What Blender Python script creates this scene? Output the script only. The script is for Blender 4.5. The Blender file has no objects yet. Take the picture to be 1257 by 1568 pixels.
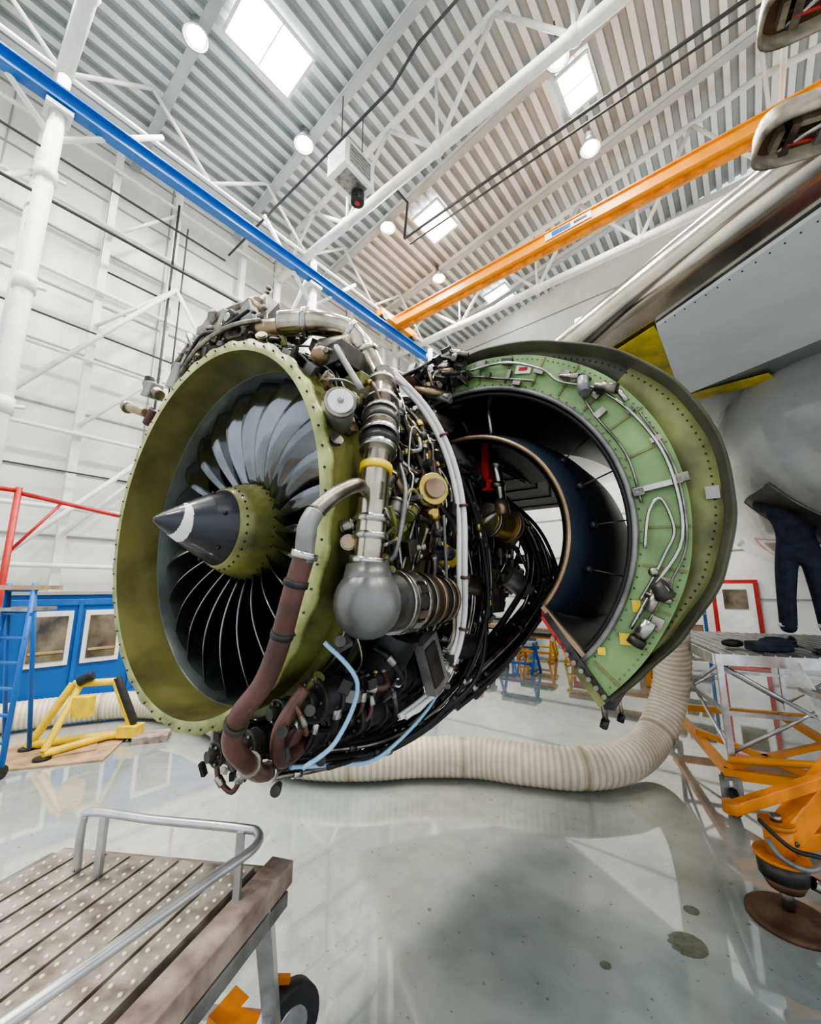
import bpy, math, random
from mathutils import Vector, Matrix
random.seed(7)
sc=bpy.context.scene
H=2.0                       # eye height above the floor
pi=math.pi
def rad(a): return math.radians(a)

# ------------------------------------------------------------------ materials
def mat(name,col,rough=.5,metal=0.,var=.12,scale=6.,bump=0.,emit=0.,coat=0.,col2=None,rvar=0.,stretch=None):
    m=bpy.data.materials.new(name);m.use_nodes=True
    nt=m.node_tree;N=nt.nodes;Lk=nt.links
    p=N['Principled BSDF']
    tc=N.new('ShaderNodeTexCoord');mp=N.new('ShaderNodeMapping')
    Lk.new(tc.outputs['Object'],mp.inputs['Vector'])
    if stretch: mp.inputs['Scale'].default_value=stretch
    nz=N.new('ShaderNodeTexNoise');nz.inputs['Scale'].default_value=scale;nz.inputs['Detail'].default_value=6
    Lk.new(mp.outputs[0],nz.inputs['Vector'])
    cr=N.new('ShaderNodeValToRGB')
    c2=col2 if col2 else tuple(max(0,c*(1-var*2)) for c in col)
    cr.color_ramp.elements[0].color=(*c2,1);cr.color_ramp.elements[0].position=.32
    cr.color_ramp.elements[1].color=(*[min(1,c*(1+var*.4)) for c in col],1);cr.color_ramp.elements[1].position=.62
    Lk.new(nz.outputs['Fac'],cr.inputs['Fac']);Lk.new(cr.outputs['Color'],p.inputs['Base Color'])
    p.inputs['Roughness'].default_value=rough;p.inputs['Metallic'].default_value=metal
    if coat: p.inputs['Coat Weight'].default_value=coat
    if rvar:
        mr=N.new('ShaderNodeMapRange');mr.inputs['To Min'].default_value=max(.02,rough-rvar);mr.inputs['To Max'].default_value=rough+rvar
        Lk.new(nz.outputs['Fac'],mr.inputs['Value']);Lk.new(mr.outputs[0],p.inputs['Roughness'])
    if bump:
        b=N.new('ShaderNodeBump');b.inputs['Strength'].default_value=bump;b.inputs['Distance'].default_value=.02
        Lk.new(nz.outputs['Fac'],b.inputs['Height']);Lk.new(b.outputs[0],p.inputs['Normal'])
    if emit:
        p.inputs['Emission Color'].default_value=(*col,1);p.inputs['Emission Strength'].default_value=emit
    return m
M={}
def dm(k,*a,**kw): M[k]=mat(k,*a,**kw)
dm('olive',(.20,.205,.06),.40,.15,.3,6,coat=.2)
dm('olive_in',(.20,.19,.065),.34,.3,.28,3)
dm('rimgreen',(.40,.43,.16),.4,.1,.25,8)
dm('liner',(.075,.09,.08),.3,.3,.25,4)
dm('blade',(.25,.26,.28),.13,1.,.3,1.6,rvar=.05)
dm('spinner',(.018,.022,.032),.33,0,.1,5,coat=.3)
dm('white',(.85,.85,.82),.4,0,.05,6)
dm('black',(.012,.012,.013),.45,0,.1,9)
dm('rubber',(.02,.02,.021),.6,0,.2,12)
dm('dark',(.035,.037,.04),.42,.5,.3,12)
dm('dark2',(.075,.07,.065),.45,.6,.3,9)
dm('steel',(.52,.51,.48),.27,1.,.2,10)
dm('steel2',(.32,.29,.25),.35,1.,.35,10)
dm('duct',(.52,.46,.38),.22,1.,.25,9)
dm('grey',(.24,.24,.23),.42,.4,.25,8)
dm('greyball',(.20,.20,.195),.36,.5,.15,6)
dm('brown',(.115,.05,.042),.40,.1,.25,8)
dm('gold',(.55,.42,.12),.3,.9,.25,9)
dm('yellow',(.85,.60,.03),.45,0,.12,8)
dm('red',(.48,.03,.025),.42,0,.15,8)
dm('lblue',(.33,.55,.80),.45,0,.05,8)
dm('green',(.215,.34,.135),.40,.05,.14,4,col2=(.135,.22,.09))
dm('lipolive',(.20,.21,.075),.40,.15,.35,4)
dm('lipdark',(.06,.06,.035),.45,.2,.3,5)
dm('cowl_ext',(.50,.52,.53),.35,0,.05,3)
dm('ductdark',(.018,.021,.028),.38,.2,.15,4)
dm('ductblue',(.035,.046,.070),.36,.15,.15,3)
dm('bronze',(.35,.25,.16),.35,.8,.25,6)
dm('wall',(.82,.825,.78),.6,0,.05,1.2)
dm('wallseam',(.33,.33,.31),.6,0,.05,2)
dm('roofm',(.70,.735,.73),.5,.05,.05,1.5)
dm('roofd',(.37,.405,.41),.5,.05,.08,1.5)  # darker roof tone: painted rib shade on the decking, plain grey on the beam strips
dm('truss',(.82,.82,.78),.5,0,.08,3)
dm('blue',(.010,.12,.42),.4,0,.06,3)
dm('orange',(.90,.33,.010),.4,0,.08,3)
dm('orange2',(.80,.25,.012),.42,0,.25,5)
dm('cable',(.04,.04,.04),.6,0,.1,5)
dm('hose',(.74,.67,.52),.42,0,.08,7)
dm('hose2',(.56,.49,.36),.45,0,.08,7)
dm('hoserib',(.42,.35,.23),.5,0,.1,7)
dm('alu',(.60,.61,.62),.33,.85,.15,9)
dm('alud',(.32,.31,.30),.42,.7,.25,9)
dm('deck',(.40,.36,.315),.5,.35,.35,11,bump=.4,col2=(.17,.13,.11))
dm('wood',(.34,.28,.24),.55,.2,.4,9,bump=.3,col2=(.15,.09,.075))
dm('stud',(.80,.76,.68),.5,.2,.1,9)
dm('wingunder',(.22,.23,.235),.14,.1,.25,1.1,coat=.5)
dm('wingpanel',(.60,.63,.66),.4,0,.04,3)
dm('le',(.62,.57,.50),.16,1.,.15,3,rvar=.08)
dm('primer',(.60,.48,.02),.45,0,.35,2.5)
dm('belly',(.33,.34,.335),.16,.0,.3,.9,coat=.5)
dm('hatch',(.055,.05,.045),.5,.1,.5,3)
dm('office',(.012,.12,.42),.45,0,.08,2)
dm('glass',(.18,.15,.10),.08,.1,.4,3)
dm('card',(.42,.28,.16),.7,0,.2,5)
dm('navy',(.018,.023,.045),.8,0,.3,14,bump=.3)
dm('reflect',(.75,.78,.80),.3,.2,.05,8)
dm('skin',(.55,.33,.24),.5,0,.06,8)
dm('hair',(.05,.03,.02),.6,0,.2,20)
dm('lampglow',(1.,.90,.72),.4,emit=30)
dm('skyglow',(.93,.97,1.),.4,emit=9)
dm('winglow',(.95,.98,1.),.4,emit=4)
dm('tray',(.36,.32,.24),.42,.35,.35,9)
dm('brownrust',(.16,.09,.05),.6,.4,.3,7)
dm('stain',(.14,.145,.11),.25,0,.2,20)

def floor_mat():
    m=bpy.data.materials.new('floor_epoxy');m.use_nodes=True
    nt=m.node_tree;N=nt.nodes;K=nt.links;p=N['Principled BSDF']
    tc=N.new('ShaderNodeTexCoord')
    n1=N.new('ShaderNodeTexNoise');n1.inputs['Scale'].default_value=.55;n1.inputs['Detail'].default_value=5
    n2=N.new('ShaderNodeTexNoise');n2.inputs['Scale'].default_value=5;n2.inputs['Detail'].default_value=8
    n3=N.new('ShaderNodeTexNoise');n3.inputs['Scale'].default_value=22;n3.inputs['Detail'].default_value=2
    for n in (n1,n2,n3): K.new(tc.outputs['Object'],n.inputs['Vector'])
    r1=N.new('ShaderNodeValToRGB');r1.color_ramp.elements[0].position=.38;r1.color_ramp.elements[0].color=(.29,.335,.33,1)
    r1.color_ramp.elements[1].position=.62;r1.color_ramp.elements[1].color=(.44,.45,.42,1)
    K.new(n1.outputs['Fac'],r1.inputs[0])
    r2=N.new('ShaderNodeValToRGB');r2.color_ramp.elements[0].position=.3;r2.color_ramp.elements[0].color=(.84,.84,.82,1)
    r2.color_ramp.elements[1].position=.6;r2.color_ramp.elements[1].color=(1,1,1,1);K.new(n2.outputs['Fac'],r2.inputs[0])
    r3=N.new('ShaderNodeValToRGB');r3.color_ramp.elements[0].position=.27;r3.color_ramp.elements[0].color=(.5,.42,.32,1)
    r3.color_ramp.elements[1].position=.32;r3.color_ramp.elements[1].color=(1,1,1,1);K.new(n3.outputs['Fac'],r3.inputs[0])
    mx=N.new('ShaderNodeMix');mx.data_type='RGBA';mx.blend_type='MULTIPLY';mx.inputs['Factor'].default_value=1
    K.new(r1.outputs[0],mx.inputs[6]);K.new(r2.outputs[0],mx.inputs[7])
    mx2=N.new('ShaderNodeMix');mx2.data_type='RGBA';mx2.blend_type='MULTIPLY';mx2.inputs['Factor'].default_value=.8
    K.new(mx.outputs[2],mx2.inputs[6]);K.new(r3.outputs[0],mx2.inputs[7])
    K.new(mx2.outputs[2],p.inputs['Base Color'])
    mr=N.new('ShaderNodeMapRange');mr.inputs['To Min'].default_value=.02;mr.inputs['To Max'].default_value=.09
    K.new(n2.outputs['Fac'],mr.inputs['Value']);K.new(mr.outputs[0],p.inputs['Roughness'])
    p.inputs['Coat Weight'].default_value=1.;p.inputs['Coat Roughness'].default_value=.02;p.inputs['IOR'].default_value=1.8
    b=N.new('ShaderNodeBump');b.inputs['Strength'].default_value=.04;b.inputs['Distance'].default_value=.05;K.new(n1.outputs['Fac'],b.inputs['Height']);K.new(b.outputs[0],p.inputs['Normal'])
    return m
M['floor']=floor_mat()

# ------------------------------------------------------------------ mesh builder
def smooth(pts,k=6,closed=False):
    P=[Vector(p) for p in pts];n=len(P)
    if n<3: return P
    out=[]
    for i in range(n-1):
        p0=P[max(i-1,0)];p1=P[i];p2=P[i+1];p3=P[min(i+2,n-1)]
        for j in range(k):
            t=j/k
            out.append(.5*((2*p1)+(-p0+p2)*t+(2*p0-5*p1+4*p2-p3)*t*t+(-p0+3*p1-3*p2+p3)*t**3))
    out.append(P[-1]);return out
class MB:
    def __init__(s): s.v=[];s.f=[];s.m=[];s.s=[];s.mats=[]
    def mi(s,k):
        if k not in s.mats: s.mats.append(k)
        return s.mats.index(k)
    def quad(s,idx,k,sm=False): s.f.append(tuple(idx));s.m.append(s.mi(k));s.s.append(sm)
    def poly(s,pts,k):
        b=len(s.v);s.v+= [Vector(p) for p in pts];s.quad(range(b,b+len(pts)),k)
    def box(s,c,size,k,R=None,taper=1.):
        c=Vector(c);b=len(s.v);h=[x/2 for x in size]
        for z in (-1,1):
            tp=1 if z<0 else taper
            for x,y in ((-1,-1),(1,-1),(1,1),(-1,1)):
                q=Vector((x*h[0]*tp,y*h[1]*tp,z*h[2]))
                if R: q=R@q
                s.v.append(c+q)
        for q in ((0,3,2,1),(4,5,6,7),(0,1,5,4),(1,2,6,5),(2,3,7,6),(3,0,4,7)): s.quad([b+i for i in q],k)
    def beam(s,p0,p1,w,h,k,up=(0,0,1)):
        p0=Vector(p0);p1=Vector(p1);d=(p1-p0);ln=d.length
        if ln<1e-6:return
        d.normalize();u=Vector(up)
        if abs(d.dot(u))>.98:u=Vector((1,0,0))
        sd=d.cross(u).normalized();u=sd.cross(d)
        R=Matrix((sd,d,u)).transposed()
        s.box((p0+p1)/2,(w,ln,h),k,R)
    def sweep(s,pts,r,k,n=10,cap=True,rr=None,kf=None):
        P=[Vector(p) for p in pts];N=len(P);b=len(s.v)
        T=[]
        for i in range(N):
            t=(P[min(i+1,N-1)]-P[max(i-1,0)])
            T.append(t.normalized() if t.length>1e-9 else Vector((0,0,1)))
        a=Vector((0,0,1))
        if abs(T[0].dot(a))>.9:a=Vector((1,0,0))
        u=T[0].cross(a).normalized()
        for i in range(N):
            u=(u-T[i]*u.dot(T[i]))
            if u.length<1e-6:u=T[i].orthogonal()
            u.normalize();w=T[i].cross(u);R=rr[i] if rr else r
            for j in range(n):
                an=2*pi*j/n;s.v.append(P[i]+(u*math.cos(an)+w*math.sin(an))*R)
        for i in range(N-1):
            kk=kf(i) if kf else k
            for j in range(n):
                s.quad((b+i*n+j,b+i*n+(j+1)%n,b+(i+1)*n+(j+1)%n,b+(i+1)*n+j),kk,True)
        if cap:
            s.quad([b+j for j in range(n)][::-1],k);s.quad([b+(N-1)*n+j for j in range(n)],k)
    def cyl(s,p0,p1,r,k,n=16,r1=None): s.sweep([p0,p1],r,k,n,rr=[r,r if r1 is None else r1])
    def sphere(s,c,r,k,n=16,sc=(1,1,1)):
        c=Vector(c);m=n//2;b=len(s.v)
        for i in range(m+1):
            ph=pi*i/m
            for j in range(n):
                th=2*pi*j/n
                s.v.append(c+Vector((r*sc[0]*math.sin(ph)*math.cos(th),r*sc[1]*math.sin(ph)*math.sin(th),r*sc[2]*math.cos(ph))))
        for i in range(m):
            for j in range(n): s.quad((b+i*n+j,b+(i+1)*n+j,b+(i+1)*n+(j+1)%n,b+i*n+(j+1)%n),k,True)
    def lathe(s,prof,k,n=96,a0=0,a1=360,cx=0,cz=0,rf=None,kf=None,sm=True):
        # profile of (radius, y) about the Y axis
        full=abs(a1-a0-360)<1e-6;cols=n if full else n+1;b=len(s.v)
        for i,(r,y) in enumerate(prof):
            for j in range(cols):
                an=rad(a0+(a1-a0)*j/n);R=rf(i,math.degrees(an),r) if rf else r
                s.v.append(Vector((cx+R*math.cos(an),y,cz+R*math.sin(an))))
        for i in range(len(prof)-1):
            for j in range(n):
                j2=(j+1)%cols
                kk=kf(i,a0+(a1-a0)*(j+.5)/n) if kf else k
                s.quad((b+i*cols+j,b+i*cols+j2,b+(i+1)*cols+j2,b+(i+1)*cols+j),kk,sm)
    def obj(s,name,parent=None,loc=(0,0,0),rotz=0,bevel=0,solid=0):
        me=bpy.data.meshes.new(name);me.from_pydata([tuple(v) for v in s.v],[],s.f)
        for k in s.mats: me.materials.append(M[k])
        me.polygons.foreach_set('material_index',s.m);me.polygons.foreach_set('use_smooth',s.s);me.update()
        o=bpy.data.objects.new(name,me);bpy.context.collection.objects.link(o)
        if parent: o.parent=parent
        else: o.location=loc;o.rotation_euler=(0,0,rotz)
        if solid:
            q=o.modifiers.new('solid','SOLIDIFY');q.thickness=solid;q.offset=0
        if bevel:
            q=o.modifiers.new('bevel','BEVEL');q.width=bevel;q.segments=2;q.limit_method='ANGLE';q.angle_limit=rad(50)
        return o
def empty(name,loc=(0,0,0),rotz=0):
    o=bpy.data.objects.new(name,None);o.location=loc;o.rotation_euler=(0,0,rotz);bpy.context.collection.objects.link(o);return o

# ================================================================== HANGAR (x=-e2, y=e1), building axis turned 39.4 deg
HR=rad(-39.4);HL=(0,0,H)
def e(e1,e2,z): return Vector((-e2,e1,z))
WL=10.5;WF=14.;ER=-11.;EB=-9.
def roofz(e2): return 11.8-.15*e2 if e2>-1.5 else 11.8+.225-.15*(-1.5-e2)
b=MB();b.poly([e(EB-3,WL,-H),e(EB-3,ER-3,-H),e(WF,ER-3,-H),e(WF,WL,-H)],'floor');b.obj('floor',None,HL,HR)
# corrugated roof decking
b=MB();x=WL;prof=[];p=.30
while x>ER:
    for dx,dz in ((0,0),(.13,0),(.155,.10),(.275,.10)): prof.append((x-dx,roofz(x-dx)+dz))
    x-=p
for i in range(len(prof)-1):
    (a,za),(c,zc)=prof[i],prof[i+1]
    b.poly([e(EB,a,za),e(WF,a,za),e(WF,c,zc),e(EB,c,zc)],'roofm' if i%4==0 else 'roofd')  # webs and recesses get the darker tone, rib shade painted into the colour
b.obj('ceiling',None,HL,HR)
# left wall
b=MB();b.box(e((EB+WF)/2,WL+.1,4.2),(.2,WF-EB,12.6),'wall')
for z in [i*1.3-1.6 for i in range(10)]: b.box(e((EB+WF)/2,WL-.01,z),(.03,WF-EB,.04),'wallseam')
for q in [EB+i*3.0 for i in range(8)]: b.box(e(q,WL-.01,4.2),(.03,.03,12.4),'wallseam')
b.obj('wall_left',None,HL,HR)
b=MB();zt=12.4
b.box(e(WF+.1,(WL+ER)/2,4.9),(WL-ER,.2,14.0),'wall')
for z in [i*1.3-1.6 for i in range(11)]: b.box(e(WF-.01,(WL+ER)/2,z),(WL-ER,.03,.04),'wallseam')
b.obj('wall_far',None,HL,HR)
b=MB()
for i in range(4):
    c=2.9-i*1.9
    b.box(e(WF-.06,c,9.1),(1.75,.04,.75),'winglow')
    for dz in (-.42,.42): b.box(e(WF-.07,c,9.1+dz),(1.85,.08,.07),'truss')
    for dx in (-.92,0,.92): b.box(e(WF-.07,c+dx,9.1),(.07,.08,.8),'truss')
b.obj('window_1',None,HL,HR)
# wall framing on the left: girts, posts
b=MB()
for z in (-.6,.4,1.5,3.0,4.6,6.2,7.8,9.3): b.sweep([e(EB,10.0,z),e(WF-.1,10.0,z)],.045,'truss',8)
for q in (-.9,1.75,3.05,4.8,7.4,8.9,10.6,12.5):
    b.box(e(q,10.15,4.0),(.16,.14,12.),'truss')
for q in (1.75,4.8,8.9): 
    for z in (1,3.2,5.4,7.6): b.cyl(e(q,10.0,z),e(q+1.3,10.0,z+1.6),.04,'truss',8)
b.sweep([e(1.7,10.1,9.0),e(1.7,10.1,6.8),e(3.1,10.1,6.8)],.03,'cable',6)
b.sweep([e(3.0,9.95,9.4),e(3.0,9.95,-1)],.028,'cable',6);b.sweep([e(3.25,9.95,8.9),e(3.25,9.95,3)],.02,'cable',6)
b.sweep([e(-2,9.95,5.2),e(5,9.95,5.2)],.02,'cable',6);b.sweep([e(-2,9.95,2.2),e(5,9.95,2.2)],.018,'cable',6)
b.obj('trim_1',None,HL,HR)
# lattice crane columns
def lattice_col(q):
    b=MB();t=7.9
    b.cyl(e(q,8.1,-H),e(q,8.1,t),.12,'truss',16);b.cyl(e(q,9.85,-H),e(q,9.85,9.6),.10,'truss',14)
    b.cyl(e(q,8.1,7.4),e(q,8.1,8.6),.09,'truss');z=-1.4;k=0
    b.box(e(q,8.1,-H+.03),(.45,.45,.06),'truss');b.box(e(q,8.1,7.85),(.36,.36,.08),'truss')
    while z<8.4:
        b.cyl(e(q,8.1,z),e(q,9.85,z),.045,'truss',8)
        z2=min(z+2.,9.)
        b.cyl(e(q,8.1 if k%2 else 9.85,z),e(q,9.85 if k%2 else 8.1,z2),.05,'truss',8)
        for zz in (z,): 
            b.cyl(e(q,8.1,zz-.12),e(q,8.1,zz+.12),.145,'truss',14);b.cyl(e(q,8.1,zz),e(q+.25,8.1,zz+.05),.03,'truss',6)
        z+=2.;k+=1
    b.cyl(e(q,8.1,7.3),e(q+1.5,8.1,8.9),.05,'truss',8);b.cyl(e(q,8.1,7.3),e(q-1.5,8.1,8.9),.05,'truss',8)
    b.obj('lattice_column',None,HL,HR)
for q in (.5,5.75,11.): lattice_col(q)
b=MB()
for q in (.5,5.75):
    b.cyl(e(q,9.8,0.),e(q+2.6,9.8,3.),.05,'truss',8);b.cyl(e(q+2.6,9.8,3.),e(q+5.2,9.8,0.),.05,'truss',8)
    b.cyl(e(q,9.8,3.2),e(q+2.6,9.8,7.),.05,'truss',8);b.cyl(e(q+2.6,9.8,7.),e(q+5.2,9.8,3.2),.05,'truss',8)
b.cyl(e(.5,9.8,0),e(-2.5,9.8,3.5),.05,'truss',8);b.cyl(e(.5,9.8,8),e(-2.5,9.8,4.5),.05,'truss',8)
b.obj('trim_2',None,HL,HR)
# roof trusses
def truss(q):
    b=MB();zc=9.0
    b.cyl(e(q,9.9,zc),e(q,ER,zc),.12,'truss',14)
    pts=[(x_,roofz(x_)-.28) for x_ in (10.3,-1.5,ER)]
    for (a,za),(c,zc2) in zip(pts,pts[1:]): b.cyl(e(q,a,za),e(q,c,zc2),.08,'truss',12)
    x_=9.6;st=2.8
    while x_-st>ER:
        b.cyl(e(q,x_,zc),e(q,x_-st/2,roofz(x_-st/2)-.3),.05,'truss',8)
        b.cyl(e(q,x_-st/2,roofz(x_-st/2)-.3),e(q,x_-st,zc),.05,'truss',8)
        b.cyl(e(q,x_-st,zc),e(q,x_-st,roofz(x_-st)-.3),.035,'truss',8)
        b.sphere(e(q,x_-st,zc),.15,'truss',12)
        x_-=st
    b.obj('roof_truss',None,HL,HR)
for q in (.5,5.75,11.): truss(q)
b=MB()
for q in (-5,-2.5,-.5,2.1,4.65,7.4,10.,12.6):
    for (a,c) in ((10.4,-1.5),(-1.5,ER)):
        b.beam(e(q,a,roofz(a)-.14),e(q,c,roofz(c)-.14),.08,.22,'truss')
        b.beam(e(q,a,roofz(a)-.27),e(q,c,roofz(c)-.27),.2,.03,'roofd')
for x_ in (8.4,-1.5,-8.4):   # longitudinal lattice girders
    zt=roofz(x_)-.35
    b.cyl(e(EB,x_,9.0),e(WF,x_,9.0),.045,'truss',8)
    q=.5-5.25*2;k=0
    while q<WF-1:
        a=e(q,x_,9.0);c=e(q+1.31,x_,zt);d=e(q+2.62,x_,9.)
        b.cyl(a,c,.04,'truss',6);b.cyl(c,d,.04,'truss',6);q+=2.62
b.obj('trim_3',None,HL,HR)
# skylights
def sky(a0,a1,c0,c1,i):
    b=MB();z=roofz((c0+c1)/2)-.10
    def q(a,c,dz=0): return e(a,c,roofz(c)-.10+dz)
    b.poly([q(a0,c0),q(a1,c0),q(a1,c1),q(a0,c1)],'skyglow')
    for p0,p1 in ((q(a0,c0),q(a1,c0)),(q(a1,c0),q(a1,c1)),(q(a1,c1),q(a0,c1)),(q(a0,c1),q(a0,c0))):
        b.beam(p0,p1,.05,.07,'truss')
    b.beam(q((a0+a1)/2,c0),q((a0+a1)/2,c1),.02,.03,'truss')
    b.obj('window_%d'%i,None,HL,HR)
sky(2.4,3.85,5.75,6.7,2);sky(7.75,8.7,1.4,2.1,3);sky(8.0,9.1,5.6,6.5,4);sky(12.2,13.2,5.6,6.5,5);sky(3.,4.,-3.5,-2.5,6)
# high-bay lamps
def lamp(q,x_):
    E=empty('high_bay_lamp',Matrix.Rotation(HR,3,'Z')@e(q,x_,10.35)+Vector((0,0,H)),HR)
    b=MB();b.lathe([(.0,.42),(.10,.42),(.12,.25),(.24,0.),(.22,0.)],'alu',24)
    o=b.obj('housing',E);o.rotation_euler=(rad(90),0,0)
    b=MB();b.sphere((0,0,.04),.17,'lampglow',16,(1,1,.45));b.obj('bulb',E)
    b=MB();b.cyl((0,0,.4),(0,0,roofz(x_)-10.35-.2),.015,'cable',6);b.obj('cord',E)
    ld=bpy.data.lights.new('bulb_light','SPOT');ld.energy=850;ld.spot_size=rad(155);ld.spot_blend=.6;ld.color=(1,.96,.90);ld.shadow_soft_size=.3
    lo=bpy.data.objects.new('bulb_light',ld);lo.parent=E;lo.location=(0,0,-.1);bpy.context.collection.objects.link(lo)
for q in (-3.2,-.6,2.04,4.52,7.48,10.05): lamp(q,7.0)
for q in (-3.2,1.,3.9,6.75,8.94): lamp(q,1.76)
for q in (0.,4.5,9.): lamp(q,-4.5)
# crane rail and bridge
b=MB()
def ibeam(p0,p1,w,h,k):
    p0=Vector(p0);p1=Vector(p1)
    b.beam(p0,p1,w*.25,h,k);b.beam(p0+Vector((0,0,h/2)),p1+Vector((0,0,h/2)),w,.035,k);b.beam(p0-Vector((0,0,h/2)),p1-Vector((0,0,h/2)),w,.035,k)
ibeam(e(EB,8.0,8.08),e(10.6,8.0,8.08),.20,.26,'blue')
b.beam(e(EB,8.0,8.24),e(10.6,8.0,8.24),.05,.04,'alud')
b.obj('crane_rail_beam',None,HL,HR)
b=MB()
for dx in (-.12,.12): b.beam(e(9.05+dx,8.3,8.53),e(9.05+dx,-9,8.53),.08,.26,'orange')
b.beam(e(9.05,8.3,8.67),e(9.05,-9,8.67),.42,.03,'orange');b.beam(e(9.05,8.3,8.385),e(9.05,-9,8.385),.38,.03,'orange')
b.beam(e(9.05,8.3,8.33),e(9.05,-9,8.33),.10,.07,'orange2')
b.beam(e(8.2,8.0,8.5),e(9.95,8.0,8.5),.24,.22,'orange')
for q in (8.35,9.8): b.cyl(e(q,8.12,8.38),e(q,7.88,8.38),.11,'dark')
b.box(e(8.86,2.4,8.53),(1.1,.02,.17),'white');b.box(e(8.845,2.55,8.53),(.45,.02,.11),'blue');b.box(e(8.845,2.1,8.53),(.3,.02,.05),'black')
b.obj('overhead_bridge_crane',None,HL,HR)
b=MB()
b.sweep([e(6.93,5.9,8.9),e(6.93,-9,8.9)],.035,'cable',6);b.sweep([e(7.15,5.9,8.9),e(7.15,-9,8.9)],.025,'cable',6)
b.sweep([e(6.93,5.9,8.9),e(6.7,5.6,9.6),e(6.2,5.6,9.6)],.035,'cable',6)
b.sweep([e(4.33,10,8.95),e(4.33,4.0,8.95),e(4.6,3.6,9.9),e(4.6,-2,10.3)],.030,'cable',6)
b.sweep([e(-6,9.6,7.3),e(4,9.6,7.4),e(10,9.6,7.4)],.035,'cable',6)
b.sweep([e(-6,9.4,8.2),e(4,9.4,8.2)],.025,'cable',6)
b.obj('suspended_cable_run',None,HL,HR)
b=MB()
b.box(e(4.9,5.7,8.95),(.56,.85,.66),'white');b.box(e(4.9,5.41,8.95),(.02,.6,.45),'wallseam')
for i in range(5): b.box(e(4.9,5.40,8.76+i*.09),(.03,.56,.03),'alud')
b.box(e(4.9,5.7,8.615),(.4,.6,.02),'alud')
b.cyl(e(5.15,5.75,8.6),e(5.15,5.75,8.38),.15,'dark',20);b.cyl(e(5.15,5.75,8.385),e(5.15,5.75,8.36),.055,'red',16)
for dx in (-.3,.3): b.cyl(e(4.9+dx,5.7,9.26),e(4.9+dx,5.7,roofz(5.7)-.2),.015,'cable',6)
b.obj('unit_heater',None,HL,HR,bevel=.02)
# blue site office along the left wall
b=MB();f=8.8
b.box(e(3.15,f+.7,-1.06),(1.4,4.7,1.88),'office')
b.box(e(3.15,f+.7,-.09),(1.5,4.8,.06),'wallseam')
b.box(e(3.15,f-.02,-.24),(.05,4.7,.1),'office');b.box(e(3.15,f-.02,-1.85),(.05,4.7,.14),'office')
for (a0,a1) in ((1.27,1.82),(2.02,2.52),(3.0,3.6),(4.2,4.8)):
    c=(a0+a1)/2;w=a1-a0
    b.box(e(c,f-.01,-.81),(.06,w+.04,.86),'white');b.box(e(c,f-.045,-.81),(.03,w-.09,.70),'glass')
    b.box(e(c,f-.06,-1.02),(.03,w-.12,.04),'card')
for a in (1.0,1.92,2.75,4.0): b.box(e(a,f-.03,-1.05),(.05,.06,1.7),'office')
b.obj('site_office_cabin',None,HL,HR,bevel=.006)
# red guard rail
b=MB()
for q in (.88,-1.5): b.cyl(e(q,8.45,-H),e(q,8.45,1.5),.045,'red',10)
b.cyl(e(-1.5,8.45,1.45),e(.88,8.45,1.45),.035,'red',10);b.cyl(e(.88,8.45,1.42),e(3.6,8.45,1.05),.035,'red',10)
b.cyl(e(3.6,8.45,-.0),e(3.6,8.45,1.1),.03,'red',8)
b.cyl(e(.88,8.45,.5),e(1.4,8.45,1.33),.022,'red',8)
b.obj('red_guard_frame',None,HL,HR)
# far end: door, shelves, stands
b=MB();b.box(e(WF-.05,.35,-.9),(1.0,.06,2.2),'red');b.box(e(WF-.09,.35,-.9),(.8,.04,2.0),'white');b.box(e(WF-.12,.35,-.3),(.5,.02,.5),'glass')
b.obj('door_1',None,HL,HR)
b=MB()
for k in range(3):
    b.box(e(WF-1.2,1.6,-1.75+k*.55),(1.3,.5,.04),'alud')
    for i in range(4): b.box(e(WF-1.2,1.15+i*.3,-1.6+k*.55),(.22,.3,.24),random.choice(['card','brown','white','card']))
for dx in (-.63,.63):
    for dy in (-.22,.22): b.box(e(WF-1.2+dy,1.6+dx,-1.25),(.04,.04,1.5),'blue')
b.obj('storage_shelf',None,HL,HR)
def trestle(q,x_,kk,s=1.):
    b=MB();z=-H
    for dx in (-.5,.5):
        b.cyl(e(q-.3*s,x_+dx*s,z),e(q,x_+dx*s,z+.7*s),.035,kk,8);b.cyl(e(q+.3*s,x_+dx*s,z),e(q,x_+dx*s,z+.7*s),.035,kk,8)
        b.cyl(e(q-.3*s,x_+dx*s,z+.06),e(q+.3*s,x_+dx*s,z+.06),.03,kk,8)
    b.cyl(e(q,x_-.6*s,z+.7*s),e(q,x_+.6*s,z+.7*s),.05,kk,8);b.cyl(e(q-.2*s,x_-.5*s,z+.25*s),e(q-.2*s,x_+.5*s,z+.25*s),.03,kk,8)
    b.box(e(q,x_,z+.78*s),(1.0*s,.4*s,.1*s),random.choice(['card','dark','alud']))
    b.obj('maintenance_trestle',None,HL,HR)
for a in ((11.6,4.9,'orange',.9),(12.4,6.4,'blue',1.),(10.4,6.1,'blue',.9),(11.6,3.5,'yellow',1.),(9.8,4.6,'blue',.85),(10.2,2.3,'orange',.9),(12.8,5.3,'yellow',.9),(9.0,5.6,'orange',.7)): trestle(*a)
b=MB()
for i,(q,x_,k) in enumerate([(13.3,8.1,'card'),(13.4,7.2,'alud'),(13.4,2.9,'card'),(13.4,4.1,'red'),(13.4,6.1,'blue')]):
    b.box(e(q,x_,-1.55),(.7,.5,.9),k);b.box(e(q,x_,-1.07),(.74,.54,.06),'dark')
    b.box(e(q-.26,x_,-1.5),(.5,.02,.5),'white')
b.obj('tool_cabinet',None,HL,HR,bevel=.01)

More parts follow.
